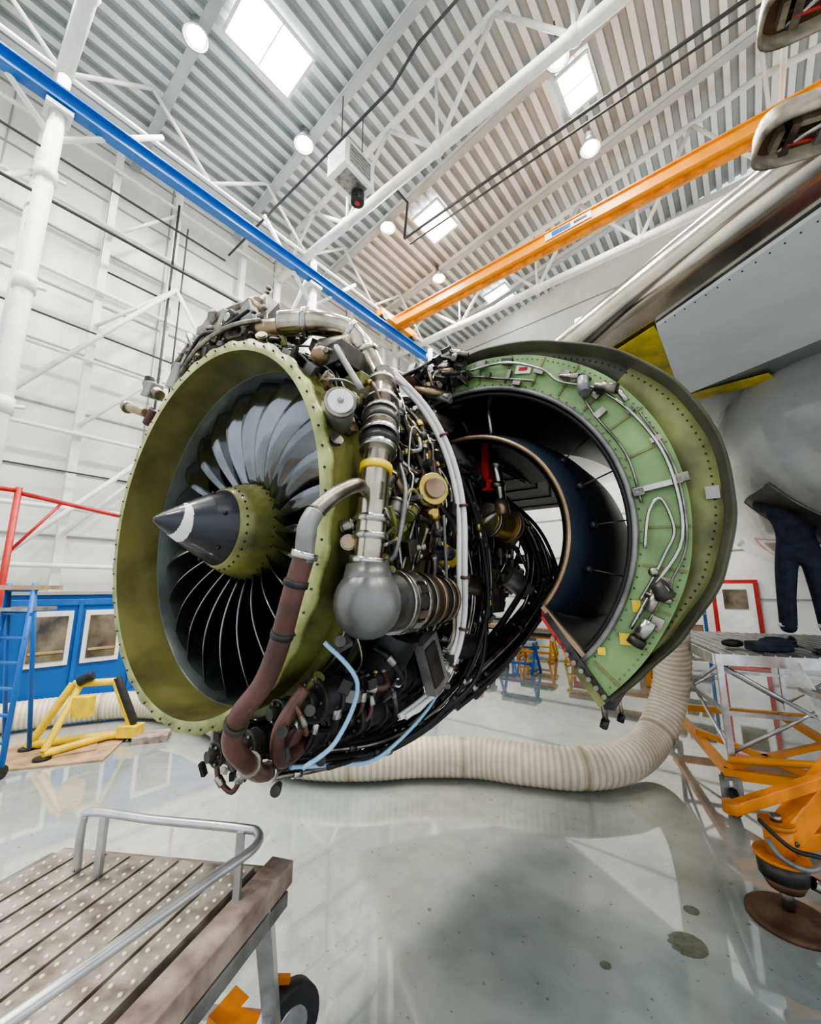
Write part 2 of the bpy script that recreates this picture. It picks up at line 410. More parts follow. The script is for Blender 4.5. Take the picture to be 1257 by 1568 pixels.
# ================================================================== ENGINE (x outboard, y aft, z up)
ENG_LOC=(-.97,1.83,H+.28);ENG_R=rad(-35)
ENG=empty('turbofan_engine',ENG_LOC,ENG_R)
b=MB()
def scal(i,an,r):
    if i in (1,2):
        c=math.cos(rad(an)*32);return r+(.007 if c>.5 else (-.003 if c<-.2 else .002))
    return r
b.lathe([(.815,-.012),(.860,-.012),(.860,.012),(.832,.014)],'rimgreen',512,rf=scal)
b.lathe([(.832,.014),(.83,.10),(.83,.17),(.862,.175),(.862,.20),(.835,.205),(.84,.33),(.875,.335),(.875,.36),(.84,.365),(.845,.52),(.89,.525),(.89,.56),(.80,.565)],'olive',128,sm=False)
b.lathe([(.815,-.012),(.812,.05),(.803,.19)],'olive_in',128)
b.lathe([(.803,.19),(.797,.195),(.797,.58)],'liner',128)
b.lathe([(.797,.58),(.25,.62)],'black',64)
for i in range(64):
    a=2*pi*(i+.5)/64;r=.846
    b.cyl((r*math.cos(a),-.018,r*math.sin(a)),(r*math.cos(a),.02,r*math.sin(a)),.0045,'dark',6)
for i in range(30):
    a=2*pi*i/30;c=Vector((.86*math.cos(a),.27,.86*math.sin(a)))
    b.box(c,(.05,.03,.03),'olive',Matrix.Rotation(-a,3,'Y'))
b.obj('fan_case',ENG)
b=MB()
for i in range(40):
    a=2*pi*i/40;d=Vector((math.cos(a),0,math.sin(a)));tn=Vector((-math.sin(a),0,math.cos(a)))
    b.poly([d*.3+Vector((0,.54,0)),d*.79+Vector((0,.54,0)),d*.79+Vector((0,.61,0))+tn*.03,d*.3+Vector((0,.61,0))+tn*.03],'dark2')
b.obj('guide_vanes',ENG)
# fan blades
b=MB();NB=24;nr=14;nc=8
for k in range(NB):
    base=len(b.v);ph0=2*pi*k/NB
    for i in range(nr+1):
        f_=i/nr;r=.225+f_*(.790-.225);be=rad(22+f_*38);ch=.21+.17*math.sin(pi*min(1,f_*1.0)*.62)
        sweepy=-.035*math.sin(pi*f_)+.02*f_*f_
        for j in range(nc+1):
            c=j/nc-.5
            ax=.345-.030*f_+sweepy+math.cos(be)*c*ch
            cam=.18*ch*(.25-c*c)*(1-.45*f_)
            tg=-(math.sin(be)*c*ch+cam*math.cos(be));ax-=cam*math.sin(be)*.5
            ph=ph0+tg/r
            b.v.append(Vector((r*math.cos(ph),ax,r*math.sin(ph))))
    for i in range(nr):
        for j in range(nc):
            q=base+i*(nc+1)+j;b.quad((q,q+1,q+nc+2,q+nc+1),'blade',True)
b.obj('fan_blades',ENG,solid=.006)
# spinner
b=MB()
P0=[(-.185,0.),(-.18,.012),(-.15,.035),(-.10,.068),(-.04,.105),(.02,.14),(.08,.170),(.10,.180)]
n=110
def interp(t):
    for (a,ra),(c,rc) in zip(P0,P0[1:]):
        if a<=t<=c: return ra+(rc-ra)*(t-a)/(c-a)
    return P0[-1][1]
ys=[-.185+.285*i/n for i in range(n+1)];prof=[(max(.001,interp(y)),y) for y in ys]
def spk(i,an):
    y=ys[i];f_=((an+250)%360)/360
    c=-.12+.055*f_;w=.022*math.sin(pi*f_)
    return 'white' if abs(y-c)<w and y>-.178 else 'spinner'
b.lathe(prof,'spinner',180,kf=spk)
b.lathe([(.180,.10),(.187,.102),(.215,.16),(.240,.24),(.245,.28),(.245,.5)],'olive',96)
for i in range(32):
    a=2*pi*i/32
    for (r,y) in ((.198,.125),(.239,.235)):
        b.sphere((r*math.cos(a),y,r*math.sin(a)),.006,'black',8)
for i in range(6):
    a=2*pi*i/6+.3;b.sphere((.155*math.cos(a),.045,.155*math.sin(a)),.010,'black',8)
b.obj('spinner',ENG)
# core
b=MB()
b.lathe([(.86,.56),(.82,.60),(.74,.80),(.68,.95),(.66,1.0),(.66,1.3),(.70,1.32),(.70,1.36),(.64,1.38),(.62,1.8),(.66,1.82),(.66,1.88),(.58,1.9),(.5,2.5),(.34,2.9),(.0,3.0)],'dark',64,sm=False)
b.lathe([(.665,1.0),(.685,1.01),(.685,1.05),(.665,1.06)],'steel2',64)
b.lathe([(.665,1.15),(.68,1.16),(.68,1.24),(.665,1.25)],'bronze',64)
b.lathe([(.63,1.5),(.655,1.52),(.655,1.62),(.63,1.64)],'steel2',64)
b.obj('core_casing',ENG)
def cp(t,a,r): return Vector((r*math.cos(rad(a)),t,r*math.sin(rad(a))))
def Rt(t):
    if t<.56:return .90
    if t<.95:return .90-(t-.56)*.36
    return .76-(t-.95)*.05
def L3(q): return [Vector((l,t,u)) for t,l,u in q]
def connector(b,pp,i,r,k='steel2'):
    i=max(1,min(i,len(pp)-2));d=(pp[i+1]-pp[i]).normalized();b.cyl(pp[i]-d*.018,pp[i]+d*.018,r*1.5,k,10)
# bleed duct
b=MB()
p=smooth(L3([(.10,.38,.92),(.18,.53,.91),(.30,.60,.91),(.37,.65,.83),(.38,.71,.71),(.36,.77,.60),(.28,.84,.42)]),8)
b.sweep(p,.056,'duct',20)
p2=smooth(L3([(.28,.84,.42),(.20,.90,.28),(.16,.92,.16),(.13,.93,.0),(.12,.93,-.12),(.12,.92,-.2)]),8)
b.sweep(p2,.053,'duct',20)
def band(pp,i,r,k='steel',w=.012):
    d=(pp[min(i+1,len(pp)-1)]-pp[max(i-1,0)]).normalized();b.cyl(pp[i]-d*w,pp[i]+d*w,r,k,20)
for i,r in ((6,.066),(17,.064),(26,.064),(40,.072),(45,.076)): band(p,i,r)
for i,r in ((2,.080),(5,.068),(8,.078),(12,.070),(27,.062),(31,.064),(38,.068)): band(p2,i,r)
band(p2,17,.060,'yellow',.014);band(p2,4,.073,'dark2',.03);band(p2,10,.069,'dark',.02)
b.sphere((.925,.12,-.33),.115,'greyball',28,(1,1,1.05));b.cyl((.92,.12,-.2),(.925,.12,-.3),.072,'greyball',20,.098)
b.cyl((.92,.16,-.33),(.89,.64,-.33),.108,'dark2',28,.095)
for t,r,k in ((.25,.118,'steel'),(.28,.115,'steel2'),(.36,.114,'steel'),(.42,.113,'steel2'),(.50,.110,'bronze'),(.58,.106,'steel2'),(.64,.101,'bronze')):
    b.cyl((.917-.06*(t-.2),t,-.33),(.917-.06*(t-.2),t+.020,-.33),r,k,28)
for i in range(16):
    a=2*pi*i/16;b.box((.912+.114*math.cos(a),.32,-.33+.114*math.sin(a)),(.012,.05,.03),'steel',Matrix.Rotation(-a,3,'Y'))
b.obj('bleed_duct',ENG)
# brown drain pipe
b=MB()
q=smooth(L3([(.10,.91,.05),(.02,.955,.05),(-.08,.965,.0),(-.16,.96,-.07)]),6);b.sweep(q,.025,'steel2',14)
q=smooth(L3([(-.16,.96,-.07),(-.185,.96,-.12),(-.18,.95,-.21)]),6);b.sweep(q,.027,'grey',14)
q=smooth(L3([(-.18,.95,-.19),(-.19,.92,-.30),(-.18,.86,-.44),(-.18,.80,-.55),(-.20,.73,-.64),(-.17,.66,-.74),(-.08,.62,-.83),(.0,.57,-.89),(.07,.55,-.90),(.12,.57,-.83),(.16,.59,-.75)]),8)
b.sweep(q,.030,'brown',16)
for i,r,k in ((0,.038,'steel'),(6,.035,'dark'),(14,.033,'dark'),(34,.035,'dark2'),(48,.038,'steel2'),(60,.040,'steel')):
    d=(q[i+1]-q[i]).normalized();b.cyl(q[i]-d*.008,q[i]+d*.010,r,k,16)
q=smooth(L3([(.6,.60,.84),(.8,.62,.86),(1.0,.62,.90),(1.2,.65,.87),(1.35,.70,.72),(1.30,.80,.52),(1.1,.84,.35)]),8);b.sweep(q,.034,'brown',14)
q=smooth(L3([(.5,.84,.42),(.62,.86,.30),(.6,.9,.15),(.5,.92,.02)]),8);b.sweep(q,.03,'brown',14)
q=smooth(L3([(.06,.70,-.62),(-.02,.68,-.74),(.05,.62,-.86),(.2,.58,-.84)]),8);b.sweep(q,.024,'brown',14)
b.obj('drain_pipes',ENG)
# white harness
b=MB()
for dx,dt in ((0,0),(.024,.012),):
    q=smooth([v+Vector((dx,dt,0)) for v in L3([(.5,.7,.76),(.62,.82,.58),(.70,.90,.36),(.74,.94,.1),(.72,.95,-.2),(.80,.90,-.42),(.80,.85,-.6),(.70,.80,-.74),(.55,.74,-.82)])],8)
    b.sweep(q,.013,'white',8)
for i in (13,24,33,42,50):
    d=(q[i+1]-q[i]).normalized();b.cyl(q[i]-d*.006,q[i]+d*.006,.024,'brown',10)
q=smooth(L3([(.45,.72,.74),(.6,.78,.66),(.8,.80,.5),(.9,.84,.3),(.95,.86,.1)]),8);b.sweep(q,.010,'white',8)
b.obj('white_wiring_harness',ENG)
# cable bundles with connectors
b=MB()
for i in range(13):
    o=Vector((random.uniform(-.07,.07),random.uniform(-.16,.16),random.uniform(-.05,.05)))
    q=smooth([v+o*random.uniform(.4,1.5) for v in L3([(.85,.82,.35),(1.0,.86,.15),(1.12,.86,-.1),(1.15,.84,-.4),(1.08,.77,-.72),(.85,.68,-.90),(.55,.60,-.97),(.25,.55,-.93)])],6)
    r=random.uniform(.008,.014);b.sweep(q,r,random.choice(['black','black','rubber','dark','steel2']),8)
    for j in range(5): connector(b,q,random.randint(1,len(q)-2),r,random.choice(['steel','steel2','dark2','gold']))
for i in range(22):
    o=Vector((random.uniform(-.06,.08),random.uniform(-.16,.16),random.uniform(-.08,.08)))
    q=smooth([v+o*random.uniform(.5,1.4) for v in L3([(1.1,.8,.35),(1.5,.84,.25),(1.8,.92,.05),(1.9,.96,-.25),(1.7,.88,-.5),(1.35,.76,-.72),(1.1,.66,-.85)])],6)
    r=random.uniform(.010,.02);b.sweep(q,r,random.choice(['black','rubber','dark','black','steel2']),8)
    for j in range(3): connector(b,q,random.randint(1,len(q)-2),r,random.choice(['steel2','dark2']))
for q,k in (([(.05,.80,-.46),(.15,.86,-.6),(.12,.8,-.78),(.05,.72,-.86)],'lblue'),([(.85,.80,-.62),(.75,.78,-.8),(.5,.68,-.97),(.3,.62,-.95),(.1,.6,-.90)],'lblue')):
    b.sweep(smooth(L3(q),8),.008,k,8)
b.obj('cable_bundle',ENG)
# dressing: hoses, clamps, brackets
b=MB()
for i in range(90):
    t0=random.uniform(.42,1.7);t1=t0+random.uniform(-.45,.5);a0=random.uniform(-20,85);a1=a0-random.uniform(25,90)
    n=6;pts=[];ph=random.uniform(0,6)
    for j in range(n+1):
        f_=j/n;t=t0+(t1-t0)*f_+.06*math.sin(ph+f_*5);a=a0+(a1-a0)*f_+random.uniform(-5,5)
        pts.append(cp(max(.1,t),a,Rt(t)+random.uniform(.0,.11)))
    q=smooth(pts,5);r=random.uniform(.005,.014);b.sweep(q,r,random.choice(['black','black','rubber','dark','steel','steel2','grey','brown','dark2']),7)
    for j in range(3): connector(b,q,random.randint(1,len(q)-2),r,random.choice(['steel','steel2','gold','dark2']))
for i in range(70):
    a=random.uniform(-80,80);t0=random.uniform(.05,1.2);t1=t0+random.uniform(.25,.8);pts=[]
    for j in range(6):
        f_=j/5;t=t0+(t1-t0)*f_;aa=a+random.uniform(-4,4)+14*math.sin(f_*3+i);pts.append(cp(t,aa,Rt(t)+random.uniform(.0,.07)))
    b.sweep(smooth(pts,5),random.uniform(.005,.012),random.choice(['steel','steel2','black','dark','grey','gold','olive','bronze']),7)
for i in range(26):   # small pipework round the fan case
    t=random.uniform(.06,.5);a0=random.uniform(-25,85);a1=a0-random.uniform(12,45);pts=[]
    for j in range(5):
        f_=j/4;pts.append(cp(t+random.uniform(-.03,.03),a0+(a1-a0)*f_,.875+random.uniform(0,.03)))
    b.sweep(smooth(pts,5),random.uniform(.005,.010),random.choice(['steel2','dark','black','steel','rubber']),7)
b.obj('hoses_and_tubes',ENG)
b=MB()
def fitting(c,R,g_,k,pb=.45):
    if random.random()<pb: b.box(c,(random.uniform(.02,.06)*g_,random.uniform(.02,.09)*g_,random.uniform(.015,.06)*g_),k,R)
    else:
        d=R@Vector((random.choice([0,1]),random.random(),random.random())).normalized();ln=random.uniform(.02,.10)*g_;r_=random.uniform(.01,.03)*g_
        b.cyl(c-d*ln/2,c+d*ln/2,r_,k,12);b.cyl(c+d*ln*.3,c+d*ln*.42,r_*1.25,'steel2',12);b.cyl(c-d*ln*.4,c-d*ln*.3,r_*1.15,'dark2',12)
for i in range(430):
    a=random.uniform(-88,92);t=random.uniform(.08,2.0);r=Rt(t)+random.uniform(-.02,.08);c=cp(t,a,r)
    R=Matrix.Rotation(-rad(a),3,'Y')@Matrix.Rotation(random.uniform(0,3),3,'X')
    k=random.choice(['dark','dark2','steel','steel2','grey','black','olive','gold','black','bronze','steel2','dark']) if t>.5 else random.choice(['olive','olive','steel2','dark2','grey'])
    fitting(c,R,1.5 if t>.9 else 1.,k)
for i in range(130):
    a=random.uniform(-35,85);t=random.uniform(.05,.52);c=cp(t,a,random.uniform(.85,.90))
    fitting(c,Matrix.Rotation(-rad(a),3,'Y')@Matrix.Rotation(random.uniform(0,3),3,'X'),.8,random.choice(['olive','dark','dark2','steel2','black','grey','bronze']),.5)
b.obj('clamps_and_brackets',ENG,bevel=.003)
# accessory gearbox and pumps
b=MB()
b.sweep(smooth([cp(.42,a,.94) for a in (-28,-40,-52,-64,-76,-86)],5),.1,'dark',10)
for t,a,r,ra,ln,k in ((.10,-44,.96,.07,.26,'dark'),(.16,-55,.97,.085,.22,'black'),(.08,-66,.97,.06,.3,'dark2'),(.12,-76,.95,.075,.26,'dark'),
                    (.5,-42,.96,.085,.26,'dark'),(.52,-54,.99,.09,.32,'black'),(.5,-66,.99,.08,.3,'dark'),(.5,-78,.95,.09,.26,'black'),(.3,-60,1.03,.06,.2,'dark2'),(.3,-48,1.04,.055,.15,'black'),(.22,-70,1.04,.05,.2,'dark'),(-.02,-58,.96,.045,.12,'dark2'),(-.02,-70,.94,.04,.14,'dark2'),(.02,-49,.93,.04,.12,'dark')):
    c0=cp(t,a,r);c1=cp(t+ln,a,r);b.cyl(c0,c1,ra,k,20)
    for f_ in (.0,.3,.95):
        c=c0.lerp(c1,f_);b.cyl(c,c+Vector((0,.014,0)),ra*1.12,'dark2',20)
    b.cyl(c0-Vector((0,.03,0)),c0,ra*.5,'dark2',14)
    for i in range(6):
        an=2*pi*i/6;cc=c0+Vector((math.cos(an)*ra*.8,0,math.sin(an)*ra*.8));b.cyl(cc-Vector((0,.008,0)),cc,.006,'steel2',6)
b.box((.86,.62,-.60),(.05,.12,.24),'grey',Matrix.Rotation(rad(25),3,'X'));b.box((.885,.60,-.60),(.02,.08,.18),'dark2',Matrix.Rotation(rad(25),3,'X'))
for i in range(5): b.cyl((.86,.70,-.70+i*.05),(.86,.76,-.72+i*.05),.014,'steel',8)
for c in ((.90,.02,-.45),(.72,-.03,-.72),(.76,.04,-.67),(.70,.15,-.86),(.64,.02,-.92)):
    b.cyl(c,Vector(c)+Vector((.04,-.04,.01)),.014,'steel2',12);b.cyl(Vector(c)+Vector((.035,-.035,.01)),Vector(c)+Vector((.05,-.05,.013)),.017,'dark2',12)
for k in range(34):
    a=random.uniform(-76,-38);t=random.uniform(.04,.75);p0=cp(t,a,random.uniform(.98,1.04));a3=max(-80,a+random.uniform(-20,20));p3=cp(max(.02,t+random.uniform(-.2,.25)),a3,random.uniform(.95,1.03))
    mid=(p0+p3)/2;mid=mid*1.05
    q=smooth([p0*.96,p0,mid,p3,p3*.94],6);r=random.uniform(.007,.015);b.sweep(q,r,random.choice(['black','rubber','steel2','dark','brown']),8)
    connector(b,q,7,r,'steel');connector(b,q,17,r,'steel2')
for k in range(60):
    a=random.uniform(-84,-34);t=random.uniform(.0,.8);c=cp(t,a,random.uniform(.98,1.05));R=Matrix.Rotation(random.uniform(0,3),3,'X')@Matrix.Rotation(random.uniform(0,3),3,'Y')
    b.box(c,(random.uniform(.015,.06),random.uniform(.02,.06),random.uniform(.015,.05)),random.choice(['dark','black','steel2','grey','dark2','bronze','dark']),R)
b.obj('accessory_gearbox',ENG,bevel=.003)
# valves, canisters, gold units
b=MB()
b.cyl((.76,.12,.35),(.875,.01,.355),.053,'grey',24);b.cyl((.875,.01,.355),(.888,.0,.355),.057,'steel2',24);b.cyl((.887,.001,.355),(.894,-.006,.355),.045,'white',24);b.sphere((.897,-.009,.355),.012,'steel',10)
b.cyl((.84,.56,.13),(.97,.48,.13),.070,'gold',20);b.cyl((.965,.485,.13),(.985,.47,.13),.045,'bronze',20)
b.cyl((.88,1.20,.10),(.94,1.40,.08),.085,'gold',20);b.cyl((.88,1.18,.10),(.88,1.22,.10),.1,'steel2',20);b.cyl((.93,1.36,.085),(.935,1.40,.08),.1,'bronze',20)
b.cyl((.84,.62,-.10),(.86,.80,-.14),.055,'yellow',20);b.cyl((.86,.8,-.14),(.865,.83,-.145),.08,'dark2',20)
b.cyl((.70,.4,.62),(.80,.36,.66),.05,'dark2',16);b.sphere((.66,.1,.66),.04,'bronze',14)
b.cyl((.55,.2,.78),(.68,.25,.78),.045,'steel2',16);b.box((.62,.28,.72),(.16,.2,.1),'dark2');b.box((.5,.4,.86),(.25,.2,.12),'dark')
b.box((.72,.30,.56),(.1,.14,.12),'olive');b.cyl((.84,.3,.25),(.88,.38,.1),.02,'bronze',10)
b.cyl((.72,.75,.62),(.78,.95,.60),.05,'steel2',16);b.cyl((.76,1.,.50),(.84,1.05,.35),.06,'dark2',16)
b.cyl((.8,1.0,-.25),(.84,1.3,-.3),.06,'steel2',16);b.cyl((.76,.9,-.55),(.78,1.15,-.6),.07,'dark2',16)
b.cyl((.80,1.5,.1),(.92,1.55,.0),.07,'dark2',18);b.cyl((.82,1.6,-.2),(.9,1.75,-.3),.07,'grey',18);b.box((.84,1.3,-.35),(.1,.16,.14),'dark2');b.cyl((.7,1.4,.45),(.82,1.45,.35),.05,'steel2',14)
b.obj('valves_and_units',ENG,bevel=.004)
# actuator rod at outboard side
b=MB()
b.cyl((.90,1.2,.97),(.93,1.2,.55),.016,'steel',12);b.cyl((.93,1.2,.6),(.975,1.2,.16),.030,'steel',14);b.cyl((.90,1.22,.92),(.92,1.22,.5),.012,'steel2',10)
for z in (.28,.40,.55): b.cyl((.955-.03*(z-.2),1.2,z),(.955-.03*(z-.2),1.2,z+.03),.042,'steel2',14)
b.box((.885,1.22,.46),(.04,.07,.28),'red');b.box((.90,1.19,.30),(.06,.03,.06),'red');b.cyl((.97,1.2,.2),(.98,1.2,.12),.04,'bronze',12)
b.cyl((.98,1.2,.15),(.80,1.15,.05),.02,'steel2',10)
b.obj('hold_open_actuator',ENG)
# top mount structure
b=MB()
Ry=lambda a:Matrix.Rotation(rad(a),3,'Y')
b.box((-.25,.28,1.03),(.62,.30,.12),'dark2',Ry(8));b.box((-.12,.26,1.14),(.40,.24,.13),'dark2',Ry(10),.8);b.box((-.42,.25,1.10),(.20,.28,.22),'grey',Ry(24),.75)
b.box((-.60,.24,1.06),(.10,.22,.30),'steel2',Ry(30),.7);b.box((.10,.26,1.13),(.16,.22,.20),'steel2',Ry(-14),.7);b.box((-.30,.16,1.22),(.40,.05,.07),'steel2',Ry(6))
b.box((-.12,.14,1.12),(.34,.05,.16),'steel2',Ry(12),.7);b.box((-.45,.12,1.08),(.16,.06,.20),'grey',Ry(28),.6);b.box((.08,.13,1.10),(.12,.06,.18),'grey',Ry(-20),.6)
b.cyl((-.5,.15,1.15),(-.3,.15,1.26),.04,'steel2',14);b.cyl((-.3,.15,1.26),(.1,.16,1.20),.03,'steel2',14);b.sphere((-.3,.15,1.26),.05,'steel2',14)
b.cyl((-.05,.08,1.12),(-.05,.16,1.12),.05,'dark',18);b.cyl((-.05,.07,1.12),(-.05,.09,1.12),.025,'steel',14);b.cyl((-.22,.08,1.08),(-.22,.14,1.08),.035,'dark',18)
b.cyl((.05,.12,1.16),(.05,.2,1.16),.06,'bronze',16);b.cyl((-.2,.1,1.04),(-.1,.1,1.2),.022,'steel2',10);b.cyl((-.36,.1,1.0),(-.5,.1,1.2),.02,'steel2',10)
b.box((.22,.24,1.04),(.2,.2,.12),'dark',Ry(-18),.8);b.cyl((.2,.12,.98),(.42,.12,.90),.04,'bronze',14)
b.box((-.62,.12,.98),(.12,.08,.16),'grey',Ry(20),.7);b.cyl((-.70,.12,1.06),(-.55,.14,1.18),.02,'steel2',10)
for i in range(10):
    c=(random.uniform(-.6,.25),random.uniform(.08,.14),random.uniform(.97,1.16));b.box(c,(random.uniform(.03,.06),.03,random.uniform(.015,.04)),random.choice(['steel2','dark2','grey']),Ry(random.uniform(-15,35)),.8)
for i in range(18):
    c=Vector((random.uniform(-.62,.28),.08,random.uniform(.95,1.16)));b.cyl(c,c+Vector((0,.03,0)),random.uniform(.008,.014),random.choice(['steel','dark2','steel2']),8)
b.sweep(smooth([(-.6,.1,.93),(-.3,.06,1.02),(.0,.06,1.03),(.25,.08,.98)],6),.012,'steel2',8);b.sweep(smooth([(-.55,.1,1.0),(-.3,.07,1.10),(-.1,.07,1.06),(.15,.08,1.08)],6),.009,'black',8)
b.box((-.90,.1,.96),(.12,.1,.10),'grey',Ry(20),.7);b.cyl((-.8,.1,.9),(-1.0,.1,1.04),.035,'steel2',12);b.cyl((-.98,.1,.98),(-.98,.1,1.08),.03,'dark',10)
b.cyl((-.85,.05,.78),(-1.15,.05,.90),.028,'bronze',12);b.cyl((-1.12,.05,.88),(-1.16,.05,.91),.04,'steel2',12);b.cyl((-.88,.08,.72),(-.8,.08,.8),.03,'brown',10)
b.box((-.95,.2,.2),(.08,.1,.1),'dark2');b.cyl((-.9,.2,-.4),(-1.0,.2,-.4),.03,'steel2')
b.obj('mount_structure',ENG,bevel=.008)
# pylon
b=MB()
pr=[(.55,.88,.98),(1.2,.85,1.2),(2.2,.7,1.5),(3.2,.6,1.85),(4.6,.9,1.9)]
for (t0,z0,z1),(t1,y0,y1) in zip(pr,pr[1:]):
    w0=.16;w1=.2
    A_=[Vector((-w0,t0,z0)),Vector((w0,t0,z0)),Vector((w0*.6,t0,z1)),Vector((-w0*.6,t0,z1))];B_=[Vector((-w1,t1,y0)),Vector((w1,t1,y0)),Vector((w1*.6,t1,y1)),Vector((-w1*.6,t1,y1))]
    for i in range(4): b.poly([A_[i],A_[(i+1)%4],B_[(i+1)%4],B_[i]],'cowl_ext')
    b.poly(A_,'dark')
b.box((.30,2.5,.78),(.95,2.0,.42),'dark')       # aft heat-shield fairing beside the strut
for i in range(5): b.box((.30,1.7+i*.4,.78),(.97,.03,.44),'dark2')
for i in range(50):
    t=random.uniform(.65,1.5);x0=random.uniform(.1,.75);z0=random.uniform(.82,1.0)-.1*x0
    b.cyl((x0,t,z0),(x0+random.uniform(.03,.2),t+random.uniform(-.1,.2),z0+random.uniform(-.08,.06)),random.uniform(.01,.028),random.choice(['steel2','dark','bronze','grey','black','steel']),10)
b.obj('pylon',ENG)

# ================================================================== THRUST REVERSER HALF
TR=empty('open_thrust_reverser_cowl',ENG_LOC,ENG_R);CX,CZ,TP=.855,-.01,.96
def tab(T):
    def f(a):
        if a<=T[0][0]:return T[0][1]
        for (a0,r0),(a1,r1) in zip(T,T[1:]):
            if a0<=a<=a1:
                s_=(a-a0)/(a1-a0);s_=s_*s_*(3-2*s_)*.5+s_*.5;return r0+(r1-r0)*s_
        return T[-1][1]
    return f
RO=tab([(-48,.97),(-37,.985),(-25,1.03),(-11.6,1.09),(2,1.13),(16,1.155),(28.6,1.15),(42,1.12),(60,1.065),(81,1.03),(90,1.01),(103,.93)])
RG=tab([(-48,.95),(-29,.96),(-9,.985),(9,.995),(26,1.0),(42,1.0),(60,.985),(80,.97),(95,.945),(103,.90)])
A0,A1=-48,103
def pc(r,a,t): return Vector((CX+r*math.cos(rad(a)),t,CZ+r*math.sin(rad(a))))
b=MB()
b.lathe([(.79,TP),(1,TP)],'green',120,A0,A1,CX,CZ,rf=lambda i,a,r:(.79 if i==0 else RG(a)))
b.lathe([(0,TP),(1,TP+.05),(2,TP+.04),(3,TP-.012),(4,TP-.012),(5,TP+.05)],'lipolive',120,A0,A1,CX,CZ,
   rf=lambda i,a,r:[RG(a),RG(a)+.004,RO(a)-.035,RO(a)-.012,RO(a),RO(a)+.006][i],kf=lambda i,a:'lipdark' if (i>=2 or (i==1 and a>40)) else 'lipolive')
b.lathe([(0,TP+.05),(1,TP+.5),(2,TP+1.0),(3,TP+1.35)],'cowl_ext',90,A0,A1,CX,CZ,rf=lambda i,a,r:RO(a)*[1.006,1.0,.93,.86][i])
b.lathe([(.80,TP+1.35),(.79,TP+1.0),(.80,TP+.4),(.79,TP)],'ductdark',90,A0,A1,CX,CZ)
b.lathe([(0,TP+1.35),(1,TP+1.35)],'alu',90,A0,A1,CX,CZ,rf=lambda i,a,r:(.80 if i==0 else RO(a)*.86))
b.obj('outer_duct',TR)
b=MB()
IW=[(.53,TP+.0),(.555,TP+.03),(.60,TP+.2),(.645,TP+.5),(.66,TP+.9),(.62,TP+1.4)]
b.lathe(IW,'ductblue',80,-42,98,CX,CZ)
b.lathe([(r-.03,t+.01) for r,t in IW],'dark',80,-42,98,CX,CZ)
q=[pc(.53,a,TP+.0) for a in range(-42,99,4)];b.sweep(q,.013,'bronze',8)
for a,t in ((20,.12),(2,.16),(-18,.12),(38,.2)):
    r=.60;b.cyl(pc(r-.01,a,TP+t),pc(r+.02,a,TP+t),.018,'ductdark',12);b.cyl(pc(r,a,TP+t),pc(.79,a+1,TP+t+.05),.004,'dark2',6)
b.obj('core_cowl_wall',TR)
b=MB()  # bifurcations + latch beam
def wallr(a_in,a_out,r0,r1,k):
    b.poly([pc(r0,a_in,TP),pc(r1,a_out,TP),pc(r1,a_out,TP+1.3),pc(r0+.05,a_in,TP+1.3)],k)
wallr(-42,-47,.53,.80,'ductdark');wallr(-44,-50,.55,.95,'dark')
b.beam(pc(.53,-42,TP),pc(.80,-45,TP),.03,.02,'bronze')
b.beam(pc(.56,-44.0,TP-.005),pc(.96,-49.0,TP-.005),.03,.035,'dark2')
b.beam(pc(.56,-45.5,TP-.02),pc(.80,-49,TP-.01),.014,.014,'red')
b.beam(pc(.56,-44.5,TP+.0),pc(.56,-44.5,TP+1.2),.03,.04,'red');b.beam(pc(.97,-49,TP),pc(.95,-49,TP+1.3),.04,.05,'dark')
b.beam(pc(.80,-49,TP-.02),pc(.96,-50,TP-.02),.03,.03,'lipolive')
wallr(100,103,.53,.9,'dark')
for i,(r,ln) in enumerate(((.93,.10),(.90,.15),(.97,.10),(.86,.09),(.80,.08))):
    p0=pc(r,-50,TP+.05+i*.12);b.cyl(p0,p0+Vector((.01,0,-ln)),.010,'steel2',8);b.cyl(p0+Vector((.01,0,-ln)),p0+Vector((.0,0,-ln-.03)),.016,'dark',8)
for i in range(8):
    p0=pc(.66+i*.04,-48,TP-.03);b.cyl(p0,p0+Vector((0,-.02,0)),.010,'steel2',8)
b.obj('latch_beam',TR)
b=MB()  # bulkhead details
F=TP-.012
q=[pc(.795,a,F) for a in range(-46,102,3)];b.sweep(q,.012,'grey',8)
q=[pc(.775,a,TP+.02) for a in range(-46,102,3)];b.sweep(q,.014,'black',8)
q=smooth([pc(r,a,F-.02) for a,r in ((-30,.86),(-18,.88),(-5,.955),(12,.96),(26,.95),(40,.93),(52,.88),(60,.91),(74,.92),(92,.90))],6);b.sweep(q,.008,'steel',8)
q=smooth([pc(r,a,F-.02) for a,r in ((-28,.90),(-16,.93),(-5,.97),(12,.975),(28,.97))],6);b.sweep(q,.005,'steel2',8)
q=smooth([pc(r,a,F-.015) for a,r in ((-8,.83),(2,.85),(5,.90),(-3,.93),(-9,.90),(-16,.87),(-22,.85))],6);b.sweep(q,.007,'steel',8)
q=smooth([pc(r,a,F-.01) for a,r in ((5,.83),(20,.84),(36,.84),(44,.88))],6);b.sweep(q,.006,'steel2',8)
q=smooth([pc(r,a,F-.01) for a,r in ((60,.85),(72,.84),(86,.87),(97,.86))],6);b.sweep(q,.008,'steel2',8)
